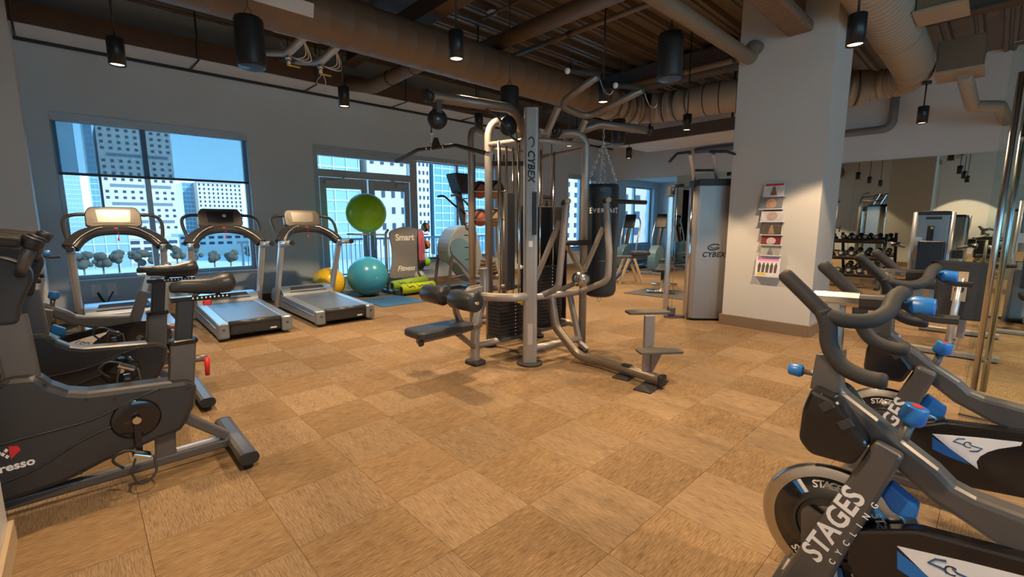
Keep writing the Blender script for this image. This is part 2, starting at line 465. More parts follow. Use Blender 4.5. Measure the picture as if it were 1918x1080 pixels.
for n, (d, i, j, x, y) in enumerate(tiles):
    odd = (i + j) % 2
    if n < 300:
        o = bpy.data.objects.new('carpet_tile', tme[odd]); COL.objects.link(o); o.parent = floor_o
        o.location = (x, y, 0); o.rotation_euler = (0, 0, PI / 2 if odd else 0)
    else:
        rest[odd].add([(x + a, y + b, 0) for a, b in ((-e, -e), (e, -e), (e, e), (-e, e))], [(0, 1, 2, 3)])
for k, nm in ((0, 'carpet_warm_far'), (1, 'carpet_grey_far')):
    tag(rest[k].build('distant_carpet_tiles', nm, floor_o), kind='stuff')

# ---- walls
def wall(name, boxes, m='wall_paint', parent=None):
    b = MB()
    for lo, hi in boxes: b.b2(lo, hi)
    return struct(b.build(name, m, parent))
WT = 0.34
W1 = (-0.15, 2.38, 0.60, 3.05)        # window 1 opening
W2 = (3.53, 8.35, 0.00, 3.00)         # doors and side light
W3 = (11.45, 12.85, 0.60, 2.98)
W4 = (14.75, 16.75, 0.60, 2.80)
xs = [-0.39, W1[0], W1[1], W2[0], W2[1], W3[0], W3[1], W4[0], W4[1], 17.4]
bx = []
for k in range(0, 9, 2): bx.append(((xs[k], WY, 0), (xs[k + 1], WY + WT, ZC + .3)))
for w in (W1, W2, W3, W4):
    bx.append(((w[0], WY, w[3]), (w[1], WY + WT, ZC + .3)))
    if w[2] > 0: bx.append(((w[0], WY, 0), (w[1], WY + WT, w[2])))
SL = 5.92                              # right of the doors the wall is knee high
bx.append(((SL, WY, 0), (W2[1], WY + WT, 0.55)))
wall_back = wall('wall_back', bx, 'cool_lit_wall_paint')
ADDED_WIN_LEFT = ((-5.7, -1.9),)      # opening added in the unseen left wall to let cool daylight in
LZ0, LZ1 = .5, 3.4
wall('wall_left', [((-.57, -6.0, 0), (-.37, 2.97, LZ0)), ((-.57, -6.0, LZ1), (-.37, 2.97, ZC + .3)), ((-.57, -6.0, LZ0), (-.37, -5.7, LZ1)), ((-.57, -1.9, LZ0), (-.37, 2.97, LZ1)), ((-2.0, 2.77, 0), (-.57, 2.97, ZC + .3)), ((-2.0, 2.97, 0), (-1.80, 8.84, ZC + .3)), ((-2.0, 8.84, 0), (-0.39, WY + WT, ZC + .3))], 'white_paint')
ADDED_WIN_NEAR = ((0.0, 2.8), (3.4, 6.2))           # openings added in the unseen near wall for cool fill light
NZ0, NZ1 = .6, 3.2
nb = [((-2.0, -6.2, 0), (14.0, -6.0, NZ0)), ((-2.0, -6.2, NZ1), (14.0, -6.0, ZC + .3))]
edges = [-2.0] + [v for w_ in ADDED_WIN_NEAR for v in w_] + [14.0]
for k in range(0, len(edges), 2): nb.append(((edges[k], -6.2, NZ0), (edges[k + 1], -6.0, NZ1)))
wall('wall_near', nb)
def portal(x0, x1, z0, z1, y, inward):
    ld = bpy.data.lights.new('sky_portal', 'AREA'); ld.shape = 'RECTANGLE'; ld.size = x1 - x0; ld.size_y = z1 - z0; ld.cycles.is_portal = True
    o = bpy.data.objects.new('sky_portal', ld); COL.objects.link(o); o.location = ((x0 + x1) / 2, y, (z0 + z1) / 2)
    o.rotation_euler = Vector((0, inward, 0)).to_track_quat('-Z', 'Z').to_euler()
def portal_x(y0, y1, z0, z1, x):
    ld = bpy.data.lights.new('sky_portal', 'AREA'); ld.shape = 'RECTANGLE'; ld.size = y1 - y0; ld.size_y = z1 - z0; ld.cycles.is_portal = True
    o = bpy.data.objects.new('sky_portal', ld); COL.objects.link(o); o.location = (x, (y0 + y1) / 2, (z0 + z1) / 2)
    o.rotation_euler = Vector((1, 0, 0)).to_track_quat('-Z', 'Z').to_euler()
far = wall('wall_right', [((XM, -6.0, 2.90), (XM + .25, WY, ZC + .3)), ((XM, -6.0, 0), (XM + .25, 7.06, 2.90))], 'white_paint')
wall('wall_side_room', [((17.1, 6.4, 0), (17.3, WY, 3.3)), ((XM + .25, 6.4, 0), (17.1, 6.6, 3.3)), ((XM + .25, 6.4, 3.0), (17.3, WY, 3.3))], 'white_paint')
pil = wall('wall_pillar', [((6.73, 1.54, 0), (7.60, 2.64, ZC + .25))], 'wall_paint')
def base(name, boxes, m='base_vinyl'):
    b = MB()
    for lo, hi in boxes: b.b2(lo, hi)
    return struct(b.build(name, m, None, bevel=0.004))
base('baseboard_pillar', [((6.70, 1.51, 0), (7.63, 1.54, 0.15)), ((6.70, 1.54, 0), (6.73, 2.64, 0.15)), ((6.70, 2.64, 0), (7.63, 2.67, 0.15)), ((7.60, 1.54, 0), (7.63, 2.64, 0.15))])
base('baseboard_left', [((-0.37, -6.0, 0), (-0.35, 2.985, 0.12)), ((-1.8, 2.97, 0), (-0.37, 2.985, 0.12))], 'base_vinyl_light')
base('baseboard_back', [((-0.39, WY - 0.015, 0), (W2[0] - .02, WY, 0.12)), ((SL, WY - 0.015, 0), (XM, WY, 0.12)), ((-0.39, 8.84, 0), (-0.375, WY - .015, 0.12)), ((-1.8, 8.825, 0), (-0.375, 8.84, .12))])

# ---- windows
def window(name, w, mull, trans=(), shade=None, ydep=0.12):
    x0, x1, z0, z1 = w; fw = 0.06; y0 = WY + ydep; y1 = y0 + 0.09
    b = MB()
    b.b2((x0, y0, z0), (x0 + fw, y1, z1)).b2((x1 - fw, y0, z0), (x1, y1, z1)).b2((x0 + fw, y0, z1 - fw), (x1 - fw, y1, z1)).b2((x0 + fw, y0, z0), (x1 - fw, y1, z0 + fw))
    fr = struct(b.build(name, 'alu_frame', None, bevel=0.006))
    b = MB(); b.b2((x0 - 0.03, WY - 0.03, z0 - 0.035), (x1 + 0.03, y0, z0)); b.build('window_sill', 'alu_frame', fr, bevel=0.006)
    cuts = [x0 + fw] + [m for m in mull] + [x1 - fw]
    for m, ww in [(m, 0.075) for m in mull]:
        b = MB(); b.b2((m - ww / 2, y0 - .02, z0 + fw), (m + ww / 2, y1 + .01, z1 - fw)); b.build('mullion', 'alu_frame', fr, bevel=0.005)
    for t in trans:
        b = MB(); b.b2((x0 + fw, y0, t - .025), (x1 - fw, y1, t + .025)); b.build('transom', 'alu_frame', fr, bevel=0.005)
    for a, c in zip(cuts[:-1], cuts[1:]):
        b = MB(); b.b2((a, y0 + .04, z0 + fw), (c, y0 + .05, z1 - fw)); b.build('pane', 'window_glass', fr)
    return fr
win1 = window('window_1', W1, (0.90,))
b = MB(); b.b2((W1[0], WY - .012, 2.93), (W1[1], WY + .11, W1[3])); b.build('shade_cassette', 'alu_frame', win1, bevel=0.004)
b = MB(); b.b2((W1[0] + .02, WY + .055, 2.20), (W1[1] - .02, WY + .060, 2.94)); b.build('roller_shade', 'solar_shade', win1)
b = MB(); b.b2((W1[0] + .02, WY + .04, 2.165), (W1[1] - .02, WY + .075, 2.205)); b.build('hem_bar', 'charcoal', win1, bevel=0.006)
win3 = window('window_3', W3, (12.2,))
b = MB(); b.b2((W3[0], WY - .012, 2.84), (W3[1], WY + .11, W3[3])); b.build('shade_cassette', 'alu_frame', win3, bevel=0.004)
win4 = window('window_4', W4, (15.55,), ydep=0.15)
# side light right of the doors
win2 = window('window_2', (SL, W2[1], 0.55, 2.94), (7.15,))
b = MB(); b.b2((W2[0], WY - .012, 2.90), (W2[1], WY + .13, W2[3])); b.build('shade_cassette', 'alu_frame', win2, bevel=0.004)
# double door with transom light
dy0, dy1 = WY + .10, WY + .22
b = MB()
b.b2((3.53, dy0, 0), (3.66, dy1, 2.9)).b2((5.78, dy0, 0), (5.92, dy1, 2.9)).b2((3.66, dy0, 2.82), (5.78, dy1, 2.9)).b2((3.66, dy0, 2.40), (5.78, dy1, 2.55))
dr = struct(b.build('door_1', 'alu_frame', None, bevel=0.006))
b = MB(); b.b2((3.66, dy0 + .05, 2.55), (5.78, dy0 + .06, 2.82)); b.build('transom_pane', 'window_glass', dr)
for (x0, x1, hs) in ((3.68, 4.70, 1), (4.74, 5.76, -1)):
    st = 0.13
    b = MB(); yy0, yy1 = dy0 + .02, dy0 + .07
    b.b2((x0, yy0, 0.01), (x0 + st, yy1, 2.39)).b2((x1 - st, yy0, 0.01), (x1, yy1, 2.39)).b2((x0 + st, yy0, 2.17), (x1 - st, yy1, 2.39)).b2((x0 + st, yy0, 0.01), (x1 - st, yy1, 0.30))
    lf = b.build('door_leaf', 'alu_frame', dr, bevel=0.005)
    b = MB(); b.b2((x0 + st, yy0 + .02, .30), (x1 - st, yy0 + .03, 2.17)); b.build('pane', 'window_glass', lf)
    hx = x1 - .06 if hs > 0 else x0 + .06
    b = MB(); b.sweep(fillet([(hx, yy0, .85), (hx, yy0 - .06, .85), (hx, yy0 - .06, 1.25), (hx, yy0, 1.25)], .03), .011, 8); b.build('door_pull', 'chrome', lf)
    cx_ = x0 + .22 if hs > 0 else x1 - .22
    b = MB(); b.box((cx_, yy0 - .03, 2.29), (.26, .06, .07)); b.sweep([(cx_, yy0 - .05, 2.33), (cx_ + .2 * hs, yy0 - .11, 2.37), (cx_ + .34 * hs, yy0 - .01, 2.42)], .012, 6)
    b.build('door_closer', 'silver_light', lf)

for k, (y0, y1) in enumerate(ADDED_WIN_LEFT):
    b = MB(); x0, x1 = -.52, -.45
    b.b2((x0, y0, LZ0), (x1, y0 + .06, LZ1)).b2((x0, y1 - .06, LZ0), (x1, y1, LZ1)).b2((x0, y0 + .06, LZ1 - .06), (x1, y1 - .06, LZ1)).b2((x0, y0 + .06, LZ0), (x1, y1 - .06, LZ0 + .06))
    fr = struct(b.build('window_%d' % (5 + k), 'alu_frame', None, bevel=.006))  # frames the added left-wall opening, put in for its daylight
    b = MB(); b.b2((-.49, y0 + .06, LZ0 + .06), (-.48, y1 - .06, LZ1 - .06)); b.build('pane', 'window_glass', fr)
    portal_x(y0, y1, LZ0, LZ1, -.60)
for k, (x0, x1) in enumerate(ADDED_WIN_NEAR):
    b = MB(); yy0, yy1 = -6.14, -6.07
    b.b2((x0, yy0, NZ0), (x0 + .06, yy1, NZ1)).b2((x1 - .06, yy0, NZ0), (x1, yy1, NZ1)).b2((x0 + .06, yy0, NZ1 - .06), (x1 - .06, yy1, NZ1)).b2((x0 + .06, yy0, NZ0), (x1 - .06, yy1, NZ0 + .06))
    fr = struct(b.build('window_%d' % (6 + k), 'alu_frame', None, bevel=.006))  # frames an added near-wall opening that feeds the cool fill
    b = MB(); b.b2((x0 + .06, -6.11, NZ0 + .06), (x1 - .06, -6.10, NZ1 - .06)); b.build('pane', 'window_glass', fr)
    portal(x0, x1, NZ0, NZ1, -6.22, 1)
for w_ in (W1, W2, W3, W4): portal(w_[0], w_[1], w_[2], w_[3], WY + WT + .03, -1)

# ---- mirrors on the right wall
mirror = thing('wall_mirror', 'tall frameless mirror panels covering the right-hand wall under the white bulkhead', 'mirror', (XM - .012, 0, 0))
yy = 7.05
while yy > -5.5:
    w = 1.52
    b = MB(); b.b2((-.006, yy - w + .003, .10), (.010, yy - .003, 2.895)); b.build('mirror_panel', 'mirror', mirror); yy -= w
b = MB(); b.b2((-.02, -5.6, 0.0), (.010, 7.05, .10)); b.build('mirror_base', 'base_vinyl', mirror)

# ---- ceiling deck: ribbed steel panels running along X
cb = MB(); cb.b2((-2.0, -6.2, ZC + .10), (14.05, WY + WT, ZC + .16))
ceil_o = struct(cb.build('ceiling', 'deck_metal'))
PT = 0.42; y = -6.0
prof = [(0, .085), (.215, .085), (.235, 0), (.285, 0), (.297, .03), (.333, .03), (.345, 0), (.400, 0), (.42, .085)]
pb = MB(); n = len(prof)
pb.add([(-2.0, a, z) for a, z in prof] + [(14.0, a, z) for a, z in prof], [(k, k + 1, n + k + 1, n + k) for k in range(n - 1)])
pme = pb.mesh('deck_panel'); pme.materials.append(MATS['deck_metal'])
while y < WY:
    o = bpy.data.objects.new('deck_panel', pme); COL.objects.link(o); o.parent = ceil_o; o.location = (0, y, ZC); y += PT

# ---- beam above the window wall with its pale underside and straps
b = MB(); b.b2((-1.8, 8.87, 4.0), (XM, WY, 4.28))
bm_o = struct(b.build('trim_1', 'beam_brown', None, bevel=0.006))
b = MB(); b.b2((-1.8, 8.875, 3.985), (XM, WY, 4.0)); b.build('beam_underside', 'soffit_paint', bm_o)
b = MB(); b.b2((-0.39, WY - .03, 3.94), (XM, WY, 3.985)); b.build('shade_strip', 'black_satin', bm_o)  # black strip drawn for the shade line along the wall top
for x in (-.35, 1.63, 3.45, 5.3, 7.2, 9.1, 11.0, 12.9):
    b = MB(); b.sweep([(x, 8.855, ZC + .05), (x, 8.855, 3.978), (x - .02, WY - .01, 3.965)], .014, 6); b.build('hanger_strap', 'charcoal', bm_o)
# steel beams across the ceiling
def cross_beam(name, x, w, z0, z1, y0, y1, m='beam_brown'):
    b = MB(); b.b2((x - w / 2, y0, z0), (x + w / 2, y1, z0 + .02)).b2((x - w / 2, y0, z1 - .02), (x + w / 2, y1, z1)).b2((x - .012, y0, z0 + .02), (x + .012, y1, z1 - .02))
    return struct(b.build(name, m))
cross_beam('trim_2', 4.05, .26, 4.42, 4.82, -6.0, 8.87)
cross_beam('trim_3', 9.6, .26, 4.42, 4.82, -6.0, 8.87)
b = MB(); b.b2((3.35, 4.9, 4.50), (3.75, 6.6, 4.83)); 
struct(b.build('trim_4', 'fireproof_grey', None, bevel=.05))
b = MB(); b.b2((9.2, 2.75, 4.32), (9.45, 8.6, 4.83)); struct(b.build('trim_5', 'fireproof_grey', None, bevel=.05))
b = MB(); b.b2((2.0, 1.78, 3.76), (6.71, 2.06, 3.88)).b2((2.0, 1.88, 3.88), (6.71, 1.96, ZC + .05)); struct(b.build('trim_6', 'fireproof', None, bevel=.03))
# ================================================================ CEILING SERVICES
def duct(path, r, rib=0.0, step=0.11, n=28):
    P = [Vector(p) for p in path]; out = []; rad = []
    L = 0.0; nxt = 0.0
    for i in range(len(P) - 1):
        seg = (P[i + 1] - P[i]).length; d = (P[i + 1] - P[i]).normalized()
        while nxt <= L + seg:
            q = P[i] + d * (nxt - L)
            for dd, rr in ((0, r), (.008, r + rib), (.016, r)) if rib else ((0, r),):
                out.append(q + d * dd); rad.append(rr)
            nxt += step
        L += seg
    out.append(P[-1]); rad.append(r)
    b = MB(); b.sweep(out, rad, n); return b
DY, DZ, DR = 6.06, 4.0, 0.30
dk = thing('main_air_duct', 'large round tan air duct running along the ceiling parallel to the window wall', 'duct', (0, DY, 0))
dk.location = (0, 0, 0)
duct([(-1.75, DY, DZ), (8.3, DY, DZ)], DR, .003, .30).build('pipe_run', 'duct_paint', dk)
for (x0, x1, a) in ((1.05, 2.25, -1.30), (1.95, 2.5, 1.0), (3.35, 3.95, 1.05), (6.0, 6.7, 1.05)):
    # supply registers saddled on the duct; a = angle from straight down (minus: towards the camera side)
    c = Vector((0, math.sin(a) * (DR + .012), -math.cos(a) * (DR + .012))); t = Vector((0, math.cos(a), math.sin(a)))
    M = frame(Vector(((x0 + x1) / 2, DY, DZ)) + c, (1, 0, 0), t)
    b = MB(); b.prism([(-(x1 - x0) / 2, -.075), ((x1 - x0) / 2, -.075), ((x1 - x0) / 2, .075), (-(x1 - x0) / 2, .075)], .03, M); b.build('register', 'register_white', dk, bevel=.004)
# flexible bends that carry on behind the pillar
fx = thing('flexible_duct_bend', 'grey jointed duct bend snaking from the main duct to behind the pillar', 'duct')
pth = spline([(8.3, DY, DZ), (9.0, 6.05, DZ), (9.55, 5.78, DZ), (9.80, 5.2, DZ), (9.80, 4.45, DZ), (9.98, 3.8, DZ), (10.5, 3.0, DZ), (10.95, 2.35, DZ), (11.12, 1.95, DZ)], 7)
duct(pth, DR + .012, .010, .30).build('bend_segments', 'duct_light', fx)
for k in range(4, len(pth) - 2, 3):
    b = MB(); b.lathe([(DR + .014, -.014), (DR + .024, 0), (DR + .014, .014)], pth[k], pth[k + 1] - pth[k - 1], 28, cap=False); b.build('joint_ring', 'charcoal', fx)
sd = thing('spiral_air_duct', 'ribbed spiral air duct coming overhead past the right side of the pillar', 'duct')
pth = [(4.4, 1.21, DZ)] + spline([(5.0, 1.21, DZ), (8.0, 1.21, DZ), (10.0, 1.22, DZ), (10.7, 1.30, DZ), (11.05, 1.55, DZ), (11.12, 1.95, DZ)], 6)
duct(pth, .255, .020, .12).build('spiral_pipe', 'duct_light', sd)
for x in (8.3, 10.0):
    b = MB(); b.lathe([(.28, -.03), (.28, .03)], (x, 1.215, DZ), (1, 0, 0), 28); b.build('coupling_band', 'duct_light', sd)
for k, (x, y, z, sx, sy, sz) in enumerate(((7.65, .72, 4.08, .5, .42, .32), (10.5, .68, 4.05, .72, .52, .46))):
    t = thing('duct_box', ('small square duct box on the spiral duct at the top edge', 'square brown duct box beside the spiral duct bend')[k], 'duct box', (x, y, 0))
    b = MB(); b.box((0, 0, z), (sx, sy, sz)); b.build('box_body', 'duct_paint', t, bevel=.01)
    b = MB(); b.box((0, 0, z - sz / 2 - .012), (sx + .05, sy + .05, .025)); b.build('flange', 'duct_light', t)
t = thing('branch_duct', 'slim tan branch duct dropping at a slant to the bulkhead on the right', 'duct')
b = MB(); b.sweep(fillet([(10.45, .62, 3.80), (11.75, .53, 3.50), (11.95, .20, 3.48), (13.75, .10, 3.48)], .12), .10, 16); b.build('branch_pipe', 'duct_light', t)
# pipes -------------------------------------------------------------------------------
def pipe(label, pts, r, m='pipe_paint', fil=.12, name='ceiling_pipe', rings=(), cat='pipe'):
    t = thing(name, label, cat)
    b = MB(); b.sweep(fillet(pts, fil, 6), r, 14); b.build('pipe_run', m, t)
    for q, ax in rings:
        b = MB(); b.lathe([(r + .012, -.03), (r + .012, .03)], q, ax, 16); b.build('pipe_clamp', 'charcoal', t)
    return t
zp = 4.40
a = FZ(905, 92, zp); c = FZ(1115, 2, zp)
pipe('thick tan round duct crossing the ceiling above the gym machine, left of the thin pipe', [(a.x, 6.6, zp), (a.x, -4, zp)], .125, 'duct_paint', name='ceiling_duct', cat='duct')
a = FZ(951, 108, 4.55)
pipe('thin sprinkler pipe crossing the ceiling right of the thick tan duct', [(a.x, 8.6, 4.55), (a.x, -4, 4.55)], .042, rings=[((a.x, y, 4.55), (0, 1, 0)) for y in (5.2, 3.3)])
a = FZ(880, 55, 4.62)
pipe('slender conduit under the ribbed ceiling beside the smoke detector', [(a.x, 6.0, 4.68), (a.x, -4, 4.68)], .022)
pipe('long tan drain pipe running to an elbow at the top of the pillar', [(0.5, 2.42, 3.56), (6.54, 2.42, 3.56), (6.54, 2.42, 3.72), (6.73, 2.42, 3.74)], .082, fil=.09)
pipe('tan pipe with couplings running behind the hanging speaker to the pillar', [(9.0, 7.6, 4.40), (9.0, 2.7, 4.40), (9.0, 1.4, 4.40)], .06, rings=[((9.0, y, 4.4), (0, 1, 0)) for y in (6.2, 4.6, 3.6)])
pipe('grey pipe with an elbow running along the white bulkhead near the mirror', [(13.55, 6.4, 3.56), (13.55, 1.87, 3.56), (13.55, 1.87, 4.7)], .085, 'grey_plastic', fil=.2)
pipe('grey sprinkler pipe running along the ceiling behind the right spiral duct', [(10.2, 8.0, 4.62), (10.2, -5.0, 4.62)], .05)
# branch elbows under the main duct to the window side
for k, (px, pz) in enumerate((((772, 165), 4.05), ((1, 1), 0))):
    if k: break
    p = FY(778, 160, 7.4)
    t = thing('branch_duct', 'short grey jointed duct elbow under the main duct near the window wall', 'duct')
    b = MB(); b.sweep(fillet([(p.x - .1, 6.75, 4.15), (p.x - .1, 7.55, 4.15), (p.x - .35, 8.3, 3.98), (p.x - .55, 8.86, 4.10)], .25, 6), .125, 18); b.build('elbow_run', 'duct_paint', t)
    for q in ((p.x - .1, 7.3, 4.15), (p.x - .22, 7.9, 4.07)):
        b = MB(); b.lathe([(.135, -.012), (.135, .012)], q, (-.2, 1, -.1), 18); b.build('joint_ring', 'charcoal', t)
# valve clusters with loops of wire hanging under the main duct
for k, (px, py) in enumerate(((540, 105), (600, 122))):
    p = FY(px, py, 7.6)
    t = thing('valve_cluster', ('shut-off valve with brass lever under the main duct, left one of two', 'shut-off valve with a hanging wire loop under the main duct, right one of two')[k], 'valve', (p.x, p.y, 0))
    z = p.z
    b = MB(); b.sweep(fillet([(.28, -.9, z + .45), (.12, -.3, z + .2), (0, 0, z + .05), (-.12, .5, z + .15), (-.2, 1.2, z + .35)], .12), .06, 12); b.build('pipe_run', 'silver_light', t)
    b = MB(); b.cyl((0, 0, z), (0, 0, z - .12), .03).lathe([(.045, 0), (.045, .05)], (0, 0, z - .05)); b.build('valve_body', 'chrome', t)
    b = MB(); b.cyl((0, 0, z + .05), (0, 0, ZC + .05), .008, 6); b.build('hanger_rod', 'charcoal', t)
    b = MB(); b.box((.07, 0, z - .13), (.18, .03, .015)); b.build('lever', 'yellow_plastic', t)
    b = MB()
    for q in range(3):
        b.sweep(spline([(.12, -.3, z + .22), (.2 + .04 * q, -.15, z + .02 - .03 * q), (.05, -.05, z - .02), (-.08, .05, z + .18)], 5), .008, 6)
    if k: b.sweep(spline([(.02, 0, z - .14), (-.07, 0, z - .26), (0, 0, z - .36), (.07, 0, z - .26), (.04, 0, z - .14)], 5), .006, 6)
    b.build('wire_loops', 'white_plastic', t)
# smoke detector
p = FZ(922, 22, ZC)
t = thing('smoke_detector', 'round white smoke detector on the ribbed metal ceiling', 'smoke detector', (p.x, p.y, 0))
b = MB(); b.lathe([(.085, ZC + .005), (.085, ZC - .02), (.06, ZC - .05), (.03, ZC - .055)], n=20); b.build('detector_body', 'white_plastic', t)
b = MB(); b.cyl((.03, .02, ZC - .05), (.03, .02, ZC - .06), .012).cyl((-.03, .01, ZC - .05), (-.03, .01, ZC - .06), .012); b.build('sensor_ports', 'black_satin', t)

# ---- pendant lamps (black cans on stems), a regular grid
def pendant(x, y, label, power=1.0):
    ztop = 3.74 if .9 < y < 1.5 and 5 < x < 11 else ZC + .02
    t = thing('pendant_lamp', label, 'lamp', (x, y, 0), 0, 'black cylinder pendant lamps')
    z = 3.10
    b = MB(); b.lathe([(.060, z + .015), (.074, z), (.0755, z), (.0755, z + .265), (.070, z + .272), (.012, z + .272)], n=24, cap=False); b.build('lamp_can', 'black_metal', t)
    b = MB(); b.cyl((0, 0, z + .27), (0, 0, ztop), .011, 8).lathe([(.065, ztop - .02), (.065, ztop + .02)], n=16); b.build('stem', 'black_metal', t)
    b = MB(); b.lathe([(.0005, z + .014), (.060, z + .014)], n=20, cap=False); b.build('lamp_lens', 'lamp_glow', t)
    ld = bpy.data.lights.new('lamp_light', 'SPOT'); ld.energy = LAMP_POWER * power; ld.color = LAMP_COLOR; ld.spot_size = math.radians(104); ld.spot_blend = 0.16; ld.shadow_soft_size = .045
    lo = bpy.data.objects.new('lamp_light', ld); COL.objects.link(lo); lo.parent = t; lo.location = (0, 0, z - .012)
    return t
PEND = [
 (0.47, 6.52, 'black pendant lamp above the left window, leftmost in the photo', 1),
 (2.95, 3.94, 'black pendant lamp hanging before the big duct above the floor centre', 1),
 (2.93, 6.58, 'black pendant lamp hanging before the wall between window and glass doors', 1),
 (5.42, 3.91, 'black pendant lamp between the two bent pull-up arms of the gym machine', 1),
 (5.42, 1.09, 'black pendant lamp in front of the white pillar at the top edge', 1),
 (10.39, 1.05, 'black pendant lamp before the white bulkhead right of the pillar', 1),
 (8.10, 4.01, 'black pendant lamp under the jointed duct bend left of the pillar', 1),
 (11.1, 4.24, 'black pendant lamp touching the left edge of the pillar in the photo', 1),
 (10.54, 6.75, 'small far pendant lamp above the punching bag corner', 1),
 (5.37, 6.54, 'black pendant lamp behind the lat pulldown boom', 1),
 (7.95, 6.60, 'black pendant lamp behind the upright of the gym machine', 1),
 (0.47, 3.92, 'pendant lamp outside the frame above the left exercise bikes', .6),
 (2.95, 1.08, 'pendant lamp outside the frame above the floor before the camera', 1),
 (0.47, 1.08, 'pendant lamp outside the frame right above the camera', 1),
 (2.95, -1.7, 'pendant lamp outside the frame above the right spin bikes', 1),
 (5.42, -1.7, 'pendant lamp outside the frame beyond the glass door', 1),
 (8.10, -1.7, 'pendant lamp outside the frame before the mirror corner', 1),
 (12.7, -1.0, 'unseen pendant lamp added to light the right wall, close to the right end of the mirror', 1),  # added off the grid to brighten the right wall
 (10.39, -1.7, 'pendant lamp outside the frame beside the mirror wall', 1),
]
for x, y, lb, pw in PEND: pendant(x, y, lb, pw)

# ---- hanging speakers
def speaker(x, y, label, z=3.10, h=.5):
    t = thing('pendant_speaker', label, 'speaker', (x, y, 0), 0, 'black drum pendant speakers')
    b = MB(); b.lathe([(.10, z), (.125, z + .01), (.142, z + .05), (.142, z + h - .03), (.13, z + h), (.02, z + h + .005)], n=28); b.build('speaker_body', 'black_satin', t)
    b = MB(); b.lathe([(.0005, z - .004), (.118, z - .003), (.132, z + .012)], n=28, cap=False); b.build('speaker_grille', 'blue_dark', t)
    b = MB(); b.sweep([(-.06, 0, z + h), (0, 0, z + h + .12), (.06, 0, z + h)], .006, 6).cyl((0, 0, z + h + .12), (0, 0, ZC + .03), .005, 6); b.build('hang_cable', 'charcoal', t)
speaker(1.52, 5.65, 'black drum speaker hanging in front of the duct above the treadmills')
speaker(5.14, 2.79, 'black drum speaker hanging left of the pillar, its cable hooked to the ceiling')
speaker(8.47, 5.70, 'small far drum speaker above the punching bag')
speaker(4.98, 5.32, 'black drum speaker half hidden behind the gym machine top', 3.0)
